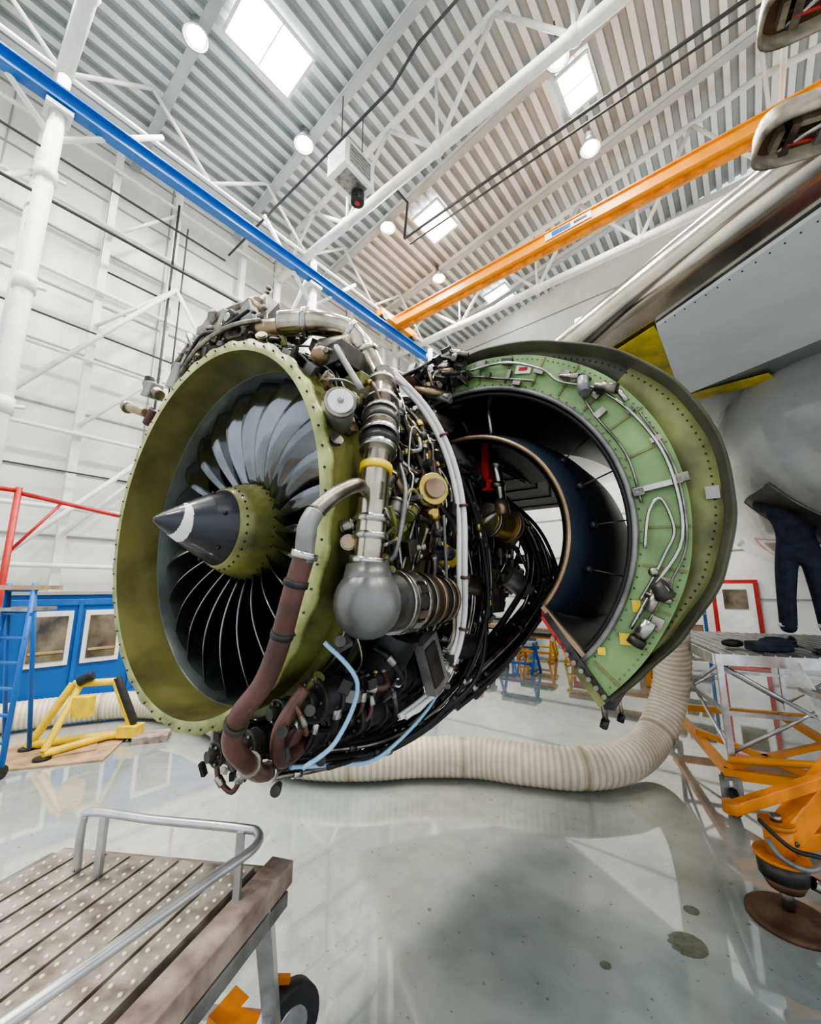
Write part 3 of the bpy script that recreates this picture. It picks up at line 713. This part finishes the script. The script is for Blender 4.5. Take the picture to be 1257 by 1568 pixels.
for a,r,w,h,k in ((8,.83,.04,.03,'steel2'),(8.5,.90,.17,.022,'steel'),(9,.98,.06,.035,'steel2'),(35,.86,.05,.03,'steel2'),(40,.93,.08,.035,'steel2'),(43,.90,.06,.04,'grey'),(46,.93,.05,.05,'dark2'),
    (60,.9,.03,.05,'steel2'),(72,.93,.03,.06,'dark2'),(81,.93,.03,.05,'steel2'),(20,.96,.04,.022,'steel2'),(30,.95,.03,.022,'steel2'),(-16,.92,.04,.04,'steel2'),(-26,.93,.04,.05,'steel2'),(52,.92,.04,.04,'steel2'),(90,.88,.08,.06,'dark2'),(96,.86,.1,.08,'dark'),(66,.82,.02,.04,'steel2'),(70,.86,.05,.02,'steel2'),(78,.86,.03,.03,'dark2')):
    b.box(pc(r,a,F-.012),(w,.022,h),k,Matrix.Rotation(-rad(a),3,'Y'))
b.cyl(pc(.93,41,F-.04),pc(.97,36,F-.05),.024,'steel2',14);b.cyl(pc(.93,46,F-.03),pc(.88,42,F-.05),.026,'grey',14);b.cyl(pc(.90,52,F-.03),pc(.93,47,F-.04),.014,'steel2',12);b.cyl(pc(.97,36,F-.05),pc(.96,32,F-.04),.012,'steel',10)
b.cyl(pc(.90,-19,F-.04),pc(.93,-17,F-.05),.038,'dark2',18);b.cyl(pc(.915,-18,F-.02),pc(.915,-18,F-.07),.022,'steel2',12);b.cyl(pc(.90,-19,F-.03),pc(.89,-24,F-.03),.020,'steel2',12);b.cyl(pc(.91,-26,F-.035),pc(.90,-31,F-.035),.027,'steel',16);b.cyl(pc(.90,-31,F-.035),pc(.90,-33,F-.035),.032,'dark2',16)
b.cyl(pc(.95,-20,F-.03),pc(.86,-20,F-.03),.012,'steel2',8);b.sphere(pc(.87,-14,F-.02),.02,'steel2',10)
b.box(pc(.87,-33,F),(.06,.004,.045),'yellow');b.box(pc(.845,-24,F),(.03,.004,.045),'yellow');b.box(pc(.90,66,F),(.08,.004,.045),'white',Matrix.Rotation(rad(15),3,'Y'));b.box(pc(.90,66,F-.003),(.045,.004,.018),'red',Matrix.Rotation(rad(15),3,'Y'))
b.box(pc(1.07,5,TP+.03),(.045,.004,.05),'wallseam');b.box(pc(.82,-40,F-.003),(.03,.004,.03),'yellow')
for i in range(90):
    a=A0+2+i*(A1-A0-4)/89
    b.sphere(pc(RG(a)-.02,a,F+.008),.004,'steel2',6)
    if i%2==0:b.sphere(pc(.815,a,F+.008),.004,'steel2',6)
    if -40<a<60:
        b.sphere(pc(RO(a)-.06,a,TP+.04),.004,'dark',6)
for i in range(14):
    a=-44+i*10.5;b.box(pc((.82+RG(a))/2,a,F+.009),(RG(a)-.83,.006,.010),'lipolive',Matrix.Rotation(-rad(a),3,'Y'))
for i in range(46):
    a=random.uniform(84,106);r=random.uniform(.84,1.02);c=pc(r,a,F-random.uniform(.0,.12));R=Matrix.Rotation(random.uniform(0,3),3,'X')@Matrix.Rotation(random.uniform(0,3),3,'Y')
    if i%2: b.box(c,(random.uniform(.02,.07),random.uniform(.02,.07),random.uniform(.015,.05)),random.choice(['dark','black','steel2','dark2']),R)
    else:
        d=R@Vector((1,0,0));b.cyl(c-d*.05,c+d*.05,random.uniform(.008,.02),random.choice(['dark','steel2','black','bronze','steel']),10)
for i in range(5): b.sweep(smooth([pc(.95+.02*i,88,F-.03),pc(1.0,94+i,F-.08),pc(.95,100+i*2,F-.15),pc(.85,106,F-.3)],6),.009,'black',8)
b.obj('bulkhead_fittings',TR)

# ================================================================== WING + FUSELAGE
W=empty('aircraft_wing',(0,0,H))
d=Vector((.338,-.941,0));nrm=Vector((.941,.338,0))       # leading edge direction (inboard) and chordwise (aft)
P0=Vector((1.80,2.45,0))
sect=[];zl=2.13
for i in range(13):
    a=pi*(.5+i/12.);sect.append((.16+.16*math.cos(a),zl+.16+.16*math.sin(a)))
sect=[(5.5,2.7),(3.0,2.85),(1.2,2.8),(.5,2.62)]+sect+[(.45,zl-.02),(1.2,zl-.03),(2.4,zl+.0),(4.,zl+.12),(5.5,zl+.45)]
b=MB();ss=[-9,-6,-4,-2,-1,0,1,2,3.2]
base=len(b.v)
for s_ in ss:
    for (c,z) in sect:b.v.append(P0+d*s_+nrm*c+Vector((0,0,z)))
n=len(sect)
for i in range(len(ss)-1):
    for j in range(n-1):
        c=(sect[j][0]+sect[j+1][0])/2
        k='le' if c<.33 else 'wingunder'
        b.quad((base+i*n+j,base+i*n+j+1,base+(i+1)*n+j+1,base+(i+1)*n+j),k,True)
b.obj('wing_skin',W)
b=MB();z=zl-.055
def flat(pts,z,k,th=.03):
    b.poly([(x,y,z) for x,y in pts],k);b.poly([(x,y,z+th) for x,y in pts],k)
    for i in range(len(pts)):
        p,q=pts[i],pts[(i+1)%len(pts)];b.poly([(p[0],p[1],z),(q[0],q[1],z),(q[0],q[1],z+th),(p[0],p[1],z+th)],k)
flat([(1.99,2.97),(2.31,1.93),(2.75,.6),(4.2,1.2),(3.5,3.13),(3.0,4.2)],z,'wingpanel')
b.obj('krueger_panel',W)
b=MB();z=zl-.045
flat([(1.75,3.55),(1.98,2.98),(2.30,3.30),(2.98,4.22),(2.75,4.35),(2.45,4.0),(2.3,4.2)],z,'primer',.01)
flat([(2.98,4.25),(3.55,3.72),(3.75,3.85),(3.1,4.45)],z,'primer',.01)
for i in range(14): b.sphere((2.02+.027*i,2.9-.075*i,zl-.06),.006,'dark',6)
b.obj('primer_patches',W)
def tray(c,rz,name,s=1.):
    E=empty(name,Vector(c)+Vector((0,0,H)),rz)
    b=MB();n=36
    def ring(w,h,z):
        r=[]
        for i in range(n):
            a=2*pi*i/n;r.append(Vector((w*s*math.copysign(abs(math.cos(a))**.6,math.cos(a)),h*s*math.copysign(abs(math.sin(a))**.6,math.sin(a)),z*s)))
        return r
    R=[ring(.10,.17,0.12),ring(.135,.21,.08),ring(.15,.225,.0),ring(.155,.23,-.05),ring(.14,.215,-.05),ring(.135,.205,.03)]
    for r in R:b.v+=r
    for i in range(5):
        for j in range(n): b.quad((i*n+j,i*n+(j+1)%n,(i+1)*n+(j+1)%n,(i+1)*n+j),'tray',True)
    b.quad([5*n+j for j in range(n)],'brownrust');b.quad([j for j in range(n)],'tray')
    b.obj('shell',E)
    b=MB()
    b.box((0,.06,-.01),(.18*s,.04*s,.05),'steel2');b.box((.03,-.07,-.01),(.09*s,.07*s,.05),'alud');b.cyl((-.06*s,-.13*s,-.02),(.06*s,.11*s,-.02),.012,'steel',10);b.cyl((.07*s,-.10*s,-.01),(.02,.08*s,-.03),.008,'red',8);b.box((-.06*s,.0,.0),(.025,.19*s,.04),'tray');b.cyl((0,-.14*s,-.02),(.0,.14*s,-.02),.006,'black',8)
    b.box((.0,.13*s,-.01),(.12*s,.03*s,.04),'tray');b.box((-.02,-.13*s,-.01),(.1*s,.03*s,.04),'dark2')
    b.cyl((.0,-.05,.1),(.0,-.45,.36),.02,'steel2',10);b.cyl((.05,-.08,.1),(.08,-.45,.33),.015,'steel2',10)
    b.obj('mechanism',E)
tray((1.70,1.42,1.94),rad(68),'slat_access_tray',.80);tray((1.62,1.22,2.33),rad(62),'slat_access_tray',.80)
# fuselage belly fairing
b=MB();F_L=Vector((.819,-.574,0));F_A=Vector((.574,.819,0));rows=[]
FT=[(4.6,.5,.4),(4.75,1.3,.95),(5.0,2.0,1.35),(5.4,2.4,1.6),(6.2,2.6,1.7),(9,2.65,1.72),(12,2.5,1.6),(13.3,1.8,1.1)]
def fair(t,an,k=1.):
    for (t0,a0,c0),(t1,a1,c1) in zip(FT,FT[1:]):
        if t0<=t<=t1:
            f_=(t-t0)/(t1-t0);rx=(a0+(a1-a0)*f_)*k;rz=(c0+(c1-c0)*f_)*k
            return F_A*t+F_L*(2.95+rx*math.cos(rad(an)))+Vector((0,0,1.75+rz*math.sin(rad(an))))
rows=[[fair(t,360*j/48) for j in range(48)] for t,_,_ in FT]
for r in rows:b.v+=r
for i in range(len(rows)-1):
    for j in range(48): b.quad((i*48+j,i*48+(j+1)%48,(i+1)*48+(j+1)%48,(i+1)*48+j),'belly',True)
b.quad(range(48),'belly')
# open service hatch the worker reaches into
N1,N2=12,12;base=len(b.v);ta,tb,aa,ab=5.6,6.5,204,236
for i in range(N1+1):
    for j in range(N2+1): b.v.append(fair(ta+(tb-ta)*i/N1,aa+(ab-aa)*j/N2,1.004))
for i in range(N1):
    for j in range(N2):
        q=base+i*(N2+1)+j;b.quad((q,q+1,q+N2+2,q+N2+1),'hatch',True)
for P_ in ([fair(ta,aa+(ab-aa)*j/10,1.005) for j in range(11)],[fair(tb,aa+(ab-aa)*j/10,1.005) for j in range(11)],[fair(ta+(tb-ta)*j/10,aa,1.005) for j in range(11)],[fair(ta+(tb-ta)*j/10,ab,1.005) for j in range(11)]):
    b.sweep(P_,.008,'grey',8)
b.obj('fuselage_belly_fairing',None,(0,0,H))

# ================================================================== FLEXIBLE HOSE
def corr(b,pts,r,step=.030):
    pts=smooth(pts,40);L_=[0]
    for p,q in zip(pts,pts[1:]):L_.append(L_[-1]+(q-p).length)
    n=int(L_[-1]/step);out=[];j=0
    for i in range(n+1):
        s_=L_[-1]*i/n
        while j<len(L_)-2 and L_[j+1]<s_:j+=1
        out.append(pts[j].lerp(pts[j+1],(s_-L_[j])/max(1e-6,L_[j+1]-L_[j])))
    rr=[r+(.007 if i%2 else 0) for i in range(len(out))]
    b.sweep(out,r,'hose',22,rr=rr,kf=lambda i:'hoserib' if i%40==0 else ('hose2' if i%2 else 'hose'))
b=MB();z=.205-H;
corr(b,[(-6.6,5.2,z),(-5.9,5.95,z),(-5.2,6.45,z),(-4.3,6.8,z),(-3.3,6.5,z),(-2.3,5.7,z),(-1.75,5.15,z),(-1.15,4.78,z),(-.5,4.72,z),(.1,4.80,z),(.7,4.78,z),(1.2,4.62,z),(1.7,4.52,z),(2.2,4.62,z+.02),(2.7,4.95,z+.12),(3.02,5.12,z+.45),(3.1,5.08,-.95),(3.05,4.95,-.45),(2.95,4.8,.1),(2.8,4.7,.7)],.19)
b.obj('flexible_ventilation_hose',None,(0,0,H))

# ================================================================== RIGHT WORK PLATFORM + PERSON
WP=empty('work_platform_stand',(2.90,4.07,0),rad(-21))
b=MB();dz=H-.62;Wd,Dp=2.5,2.3
b.box((Wd/2,Dp/2,dz-.03),(Wd,Dp,.06),'alud')
for i in range(24): b.box((.05+i*.105,Dp/2,dz+.004),(.012,Dp,.008),'alu')
for y in (0,Dp): b.beam((0,y,dz-.05),(Wd,y,dz-.05),.04,.10,'alu')
for x in (0,Wd): b.beam((x,0,dz-.05),(x,Dp,dz-.05),.04,.10,'alu')
for x in (.04,1.3,2.46):
    for y in (.04,Dp-.04):
        b.beam((x,y,.42),(x,y,dz-.05),.05,.05,'alu')
for y in (.04,Dp-.04):
    b.cyl((.04,y,.5),(1.3,y,dz-.1),.018,'alu',8);b.cyl((.04,y,dz-.1),(1.3,y,.5),.018,'alu',8);b.cyl((1.3,y,.5),(2.46,y,dz-.1),.018,'alu',8)
    b.beam((.04,y,.85),(2.46,y,.85),.03,.04,'alu')
b.cyl((.04,.04,.5),(.04,Dp-.04,dz-.1),.018,'alu',8);b.cyl((.04,.04,dz-.1),(.04,Dp-.04,.5),.018,'alu',8);b.beam((.04,.04,.85),(.04,Dp-.04,.85),.03,.04,'alu')
b.obj('deck_frame',WP)
b=MB()
for i in range(5):
    b.box((1.0+i*.12,-.25,dz-.25-i*.19),(.9,.28,.03),'alu');
    for j in range(8): b.box((.62+i*.12+j*.11,-.25,dz-.232-i*.19),(.02,.26,.008),'alud')
for x in (.55,1.9): b.beam((x,-.1,dz-.05),(x+.25,-.4,.45),.03,.09,'alu')
b.obj('steps',WP)
b=MB()
for y in (.0,Dp): b.beam((-.05,y,.34),(Wd,y,.34),.07,.08,'orange')
for x in (.0,1.25,Wd): b.beam((x,0,.34),(x,Dp,.34),.07,.08,'orange')
b.beam((0,0,.40),(1.25,1.1,.40),.05,.05,'orange');b.beam((.6,0,.40),(.0,1.,.40),.05,.05,'orange');b.cyl((0,-.02,.46),(1.2,-.25,.62),.03,'orange',10);b.cyl((1.2,-.25,.62),(2.2,-.25,.5),.03,'orange',10)
for x in (0.,Wd):
    for y in (0,Dp):
        b.cyl((x-.03,y,.11),(x+.03,y,.11),.11,'rubber',20);b.cyl((x-.035,y,.11),(x+.035,y,.11),.045,'alu',12);b.beam((x-.05,y,.11),(x-.05,y,.32),.015,.07,'alud');b.beam((x+.05,y,.11),(x+.05,y,.32),.015,.07,'alud');b.box((x,y,.31),(.12,.1,.03),'alud')
b.obj('base_with_casters',WP)
b=MB();b.box((.55,.35,dz+.05),(.34,.2,.09),'navy',Matrix.Rotation(.3,3,'Z'));b.sphere((.62,.4,dz+.08),.1,'navy',12,(1.4,.8,.6));b.box((.95,.25,dz+.03),(.2,.12,.05),'dark');b.sphere((.30,.5,dz+.05),.07,'black',12,(1.5,1,.6))
b.obj('tool_bag',WP,bevel=.02)
b=MB();b.box((1.15,.12,dz+.07),(.30,.18,.12),'red');b.box((1.15,.12,dz+.135),(.32,.20,.03),'red');b.cyl((1.07,.12,dz+.17),(1.23,.12,dz+.17),.010,'dark',8)
for x in (1.07,1.23): b.cyl((x,.12,dz+.14),(x,.12,dz+.17),.01,'dark',8)
b.obj('red_toolbox',WP,bevel=.01)
# person, reaching up into the belly
PR=empty('maintenance_worker',(4.20,4.42,H-.615),rad(-38));PR.scale=(1.04,1.04,1.04)
def skin_obj(name,verts,edges,radii,mt,parent,root=0,lev=2):
    me=bpy.data.meshes.new(name);me.from_pydata(verts,edges,[]);o=bpy.data.objects.new(name,me);bpy.context.collection.objects.link(o);o.parent=parent
    me.materials.append(M[mt])
    sm=o.modifiers.new('skin','SKIN');sm.use_smooth_shade=True
    for i,r in enumerate(radii):
        v=me.skin_vertices[0].data[i];v.radius=r if isinstance(r,tuple) else (r,r);v.use_root=(i==root)
    sb=o.modifiers.new('sub','SUBSURF');sb.levels=lev;sb.render_levels=lev;return o
bv=[(0,0,.95),(0,.0,1.12),(0,-.01,1.30),(0,-.01,1.43),(0,0,1.50),
 (.10,0,.90),(.12,.03,.50),(.13,-.02,.12),(-.10,0,.90),(-.15,-.03,.50),(-.17,.04,.12),
 (.17,0,1.43),(.26,.14,1.50),(.18,.30,1.68),(-.17,0,1.43),(-.26,.14,1.50),(-.16,.30,1.70)]
be=[(0,1),(1,2),(2,3),(3,4),(0,5),(5,6),(6,7),(0,8),(8,9),(9,10),(3,11),(11,12),(12,13),(3,14),(14,15),(15,16)]
br=[(.17,.13),(.155,.115),(.19,.135),(.15,.11),.06,.11,.085,.078,.11,.085,.078,.075,.06,.045,.075,.06,.045]
skin_obj('overalls',bv,be,br,'navy',PR)
skin_obj('neck_and_head',[(0,0,1.48),(0,.0,1.56),(0,.02,1.62),(0,.02,1.70),(0,.015,1.76)],[(0,1),(1,2),(2,3),(3,4)],[.05,.05,(.07,.08),(.078,.095),(.055,.07)],'skin',PR)
b=MB();b.sphere((0,-.005,1.71),.092,'hair',18,(.92,1.05,.95));b.sphere((0,.115,1.655),.014,'skin',8);b.sphere((.033,.10,1.685),.009,'white',8);b.sphere((-.033,.10,1.685),.009,'white',8);b.box((0,.10,1.615),(.045,.015,.008),'brown')
for sx in (-1,1): b.sphere((sx*.083,.01,1.665),.022,'skin',8,(.5,.8,1.2))
b.obj('hair_and_face',PR)
b=MB()
for x,y in ((.13,-.015),(-.168,.035)):
    b.cyl((x,y,.19),(x,y,.235),.082,'reflect',20)
    b.sphere((x,y+.06,.045),.1,'black',14,(.55,1.45,.5));b.box((x,y+.05,.012),(.10,.28,.024),'rubber')
b.obj('boots_and_bands',PR,bevel=.01)
for sx in (-1,1):
    hx=.17*sx;hz=1.69;hy=.30
    V=[(hx,hy-.02,hz),(hx,hy+.04,hz+.04),(hx,hy+.07,hz+.07)];E_=[(0,1),(1,2)];R_=[.03,(.04,.022),(.04,.02)]
    skin_obj('palm',V,E_,R_,'skin',PR)
    for i in range(4):
        ox=(-.03+.02*i);ln=(.07,.08,.075,.06)[i]
        skin_obj('finger',[(hx+ox,hy+.07,hz+.07),(hx+ox,hy+.08+ln*.4,hz+.07+ln*.5),(hx+ox,hy+.07+ln*.5,hz+.07+ln)],[(0,1),(1,2)],[.009,.009,.008],'skin',PR,lev=1)
    skin_obj('thumb',[(hx-.035*sx,hy+.03,hz+.02),(hx-.06*sx,hy+.06,hz+.05),(hx-.055*sx,hy+.07,hz+.09)],[(0,1),(1,2)],[.011,.010,.008],'skin',PR,lev=1)

# ================================================================== AIRCRAFT JACK (bottom right)
J=empty('aircraft_tripod_jack',(2.32,2.90,0))
b=MB()
b.lathe([(0,0),(.22,0),(.22,.02),(.19,.03),(.10,.035),(.09,.06),(0,.06)],'brownrust',40);o=b.obj('foot_pad',J);o.rotation_euler=(rad(90),0,0)
b=MB()
b.cyl((0,0,.05),(0,0,.20),.035,'steel2',14);b.cyl((0,0,.18),(0,0,.24),.09,'brownrust',24,.12);b.cyl((0,0,.24),(0,0,.34),.125,'dark2',28,.13);b.cyl((0,0,.34),(0,0,.36),.14,'orange2',28)
b.cyl((0,0,.36),(0,0,.52),.075,'orange2',24);b.cyl((0,0,.52),(0,0,.545),.095,'orange2',24);b.cyl((0,0,.545),(0,0,.58),.03,'steel2',14)
b.cyl((.1,-.08,.25),(.26,-.1,.18),.035,'steel2',14);b.cyl((.24,-.1,.19),(.28,-.1,.17),.05,'alu',16)
b.obj('screw_foot',J)
b=MB()
b.beam((-.24,.06,.58),(.80,-.05,.94),.07,.07,'orange2');b.cyl((-.23,.06,.56),(-.23,.06,.63),.05,'orange2',16)
b.beam((.03,.02,.43),(.93,.15,1.10),.12,.15,'orange2');b.beam((.0,.02,.42),(.93,.12,.42),.10,.10,'orange2')
b.beam((.42,.07,.46),(.42,.07,.72),.08,.06,'orange2');b.beam((.42,.07,.46),(.72,.12,.92),.06,.05,'orange2')
for x in (.08,.30,.55): b.cyl((x,-.045,.43),(x,-.03,.43),.016,'steel2',8)
b.sweep(smooth([(-.15,-.05,.58),(-.05,-.15,.47),(.1,-.2,.44),(.3,-.22,.31),(.5,-.25,.22)],6),.013,'black',8)
b.sweep(smooth([(-.12,-.06,.48),(-.10,-.13,.41),(.02,-.17,.37),(.18,-.14,.41)],6),.016,'grey',8)
b.obj('legs',J,bevel=.012)
b=MB();b.cyl((.95,.15,.3),(.95,.15,1.5),.16,'orange2',28);b.cyl((.95,.15,1.5),(.95,.15,1.7),.09,'steel',24);b.cyl((.95,.15,1.42),(.95,.15,1.52),.19,'orange2',28)
b.beam((.95,.15,.45),(1.8,.6,.08),.1,.12,'orange2');b.beam((.95,.15,.45),(1.3,-.6,.08),.1,.12,'orange2');b.obj('ram',J)

# ================================================================== STEP CART (bottom left)
C_=empty('platform_cart',(0,0,0))
U=Vector((.99,-.13,0)).normalized();V=Vector((-.27,-.963,0)).normalized();O=Vector((-.46,1.68,H-1.0))
def cpnt(u,v,z=0): return O-U*u+V*v+Vector((0,0,z))
b=MB();Wc=.80;Dc=1.25;npk=8;wq=Wc/npk
for i in range(npk):
    u0=.11+i*wq;c=wq*.87
    p=[cpnt(u0,0),cpnt(u0+c,0),cpnt(u0+c,Dc),cpnt(u0,Dc)]
    b.poly(p,'deck');b.poly([q-Vector((0,0,.03)) for q in p],'deck')
    for j in range(4): b.poly([p[j],p[(j+1)%4],p[(j+1)%4]-Vector((0,0,.03)),p[j]-Vector((0,0,.03))],'deck')
    for s_ in range(2):
        for j in range(34):
            b.sphere(cpnt(u0+wq*(.20+.46*s_),.03+j*.036+.018*s_,.001),.0078,'stud',6,(1,1,.6))
b.obj('deck_planks',C_)
b=MB();p=[cpnt(.02,-.02,-.02),cpnt(Wc+.13,-.02,-.02),cpnt(Wc+.13,Dc,-.02),cpnt(.02,Dc,-.02)]
b.poly([q-Vector((0,0,.012)) for q in p],'black')
b.beam(cpnt(.03,-.05,-.03),cpnt(.03,Dc,-.03),.09,.075,'wood');b.beam(cpnt(.08,-.02,-.045),cpnt(Wc+.13,-.02,-.045),.035,.06,'wood');b.beam(cpnt(.0,-.02,-.10),cpnt(.0,Dc,-.10),.03,.05,'alud')
b.beam(cpnt(Wc+.13,0,-.05),cpnt(Wc+.13,Dc,-.05),.04,.07,'alud')
b.obj('deck_frame',C_,bevel=.004)
b=MB()
q=smooth([(-1.19,1.66,H-.99),(-1.19,1.66,H-.84),(-1.15,1.65,H-.80),(-.9,1.60,H-.80),(-.58,1.55,H-.80),(-.505,1.52,H-.80),(-.49,1.44,H-.80),(-.56,1.30,H-.80),(-.73,.97,H-.80),(-.93,.6,H-.80)],8)
b.sweep(q,.014,'alu',14)
for c in ((-1.10,1.64),(-.565,1.53),(-.80,.84)): b.beam((c[0],c[1],H-1.0),(c[0],c[1],H-.80),.022,.022,'alu')
b.obj('handrail',C_)
b=MB()
for (p0,p1) in (((-.50,1.60,H-1.05),(-.56,2.02,.20)),((-.62,1.0,H-1.05),(-.66,.75,.2)),((-1.3,1.75,H-1.05),(-1.35,2.1,.2)),((-1.4,1.1,H-1.05),(-1.45,.8,.2))):
    b.beam(p0,p1,.055,.055,'alu')
b.beam((-.56,2.0,.3),(-1.35,2.08,.3),.05,.06,'alu');b.beam((-.55,1.95,.35),(-.64,.8,.35),.05,.06,'alu');b.beam((-.52,1.66,.93),(-.95,2.0,.35),.03,.05,'alud');b.beam((-.78,2.0,.28),(-.55,1.9,.22),.14,.14,'orange2')
b.cyl((-.50,1.60,H-1.08),(-.50,1.60,H-1.03),.03,'dark',10)
ax=Vector((.75,-.66,0))
for x,y in ((-.53,2.12),(-1.40,2.15),(-.66,.70),(-1.46,.75)):
    c=Vector((x,y,.15));b.sweep([c-ax*.03,c-ax*.026,c+ax*.026,c+ax*.03],.15,'rubber',32,rr=[.135,.15,.15,.135]);b.cyl(c-ax*.034,c+ax*.034,.08,'alu',20);b.cyl(c-ax*.045,c+ax*.045,.02,'dark',10)
    b.beam(c-ax*.05,c-ax*.05+Vector((0,-.03,.18)),.02,.08,'orange2')
b.obj('legs_and_wheels',C_)

# ================================================================== left background equipment
b=MB()
def g(x,y,z): return Vector((x,y,z))
b.cyl(g(-4.75,5.5,.05),g(-4.45,5.7,.75),.05,'yellow',10);b.cyl(g(-4.45,5.7,.75),g(-4.0,5.85,.75),.045,'yellow',10);b.cyl(g(-4.0,5.85,.75),g(-3.75,5.95,.1),.045,'yellow',10)
b.cyl(g(-4.3,5.2,.1),g(-4.35,5.7,.75),.04,'yellow',10);b.cyl(g(-4.75,5.5,.08),g(-3.7,5.95,.08),.05,'yellow',10);b.cyl(g(-4.3,5.2,.08),g(-3.95,5.9,.08),.045,'yellow',10)
b.cyl(g(-3.98,5.85,.8),g(-3.72,5.92,.2),.05,'rubber',12);b.box(g(-3.75,5.9,.12),(.25,.2,.14),'yellow');b.box(g(-4.2,5.6,.5),(.2,.15,.25),'yellow');b.cyl(g(-4.35,5.65,.78),g(-4.2,5.7,.86),.06,'dark',12)
for x,y in ((-4.75,5.5),(-3.7,5.95),(-4.3,5.2)): b.cyl(g(x,y,0),g(x,y,.05),.09,'dark',14)
b.obj('yellow_support_stand',None,bevel=.005)
b=MB();b.box((-4.35,5.45,.012),(1.3,.9,.02),'card',Matrix.Rotation(.3,3,'Z'));b.box((-4.2,5.5,.03),(.5,.4,.02),'card',Matrix.Rotation(.6,3,'Z'));b.box((-3.45,5.9,.04),(.4,.3,.08),'wood',Matrix.Rotation(.3,3,'Z'));b.obj('cardboard_sheet')
b=MB()
for x,y in ((-4.35,4.75),(-4.75,4.85)): 
    b.cyl(g(x,y,.12),g(x-.05,y+.1,2.05),.028,'blue',10);b.cyl(g(x-.02,y,.07),g(x+.02,y,.07),.07,'rubber',14);b.cyl(g(x-.25,y+.6,.1),g(x-.05,y+.1,2.0),.025,'blue',10)
for i in range(7): b.cyl(g(-4.36,4.76+i*.013,.35+i*.27),g(-4.78,4.86+i*.013,.35+i*.27),.02,'blue',8)
b.box(g(-4.62,5.0,2.0),(.5,.45,.05),'card',Matrix.Rotation(.2,3,'Z'));b.box(g(-4.62,5.0,1.75),(.45,.4,.04),'alud')
b.obj('blue_step_ladder')
b=MB()
for (x,y,r) in ((1.77,2.98,.045),(1.58,2.73,.10),(1.05,2.6,.03)):
    b.poly([(x+r*math.cos(2*pi*i/24)*(1+.1*math.sin(i*3)),y+r*.9*math.sin(2*pi*i/24),.0015) for i in range(24)],'stain')
b.obj('floor_stain')

# ================================================================== world, camera
w=bpy.data.worlds.new('hangar_ambient');sc.world=w;w.use_nodes=True
w.node_tree.nodes['Background'].inputs[0].default_value=(.88,.94,1.,1);w.node_tree.nodes['Background'].inputs[1].default_value=1.15
try:
    sc.view_settings.look='AgX - Medium High Contrast'
except Exception as ex: print('look',ex)
sc.view_settings.exposure=.45
cd=bpy.data.cameras.new('camera');cd.sensor_fit='VERTICAL';cd.sensor_height=36;cd.lens=36*640/1609;cd.clip_start=.02
co=bpy.data.objects.new('camera',cd);co.location=(0,0,H);co.rotation_euler=(rad(100.5),0,0);bpy.context.collection.objects.link(co);sc.camera=co
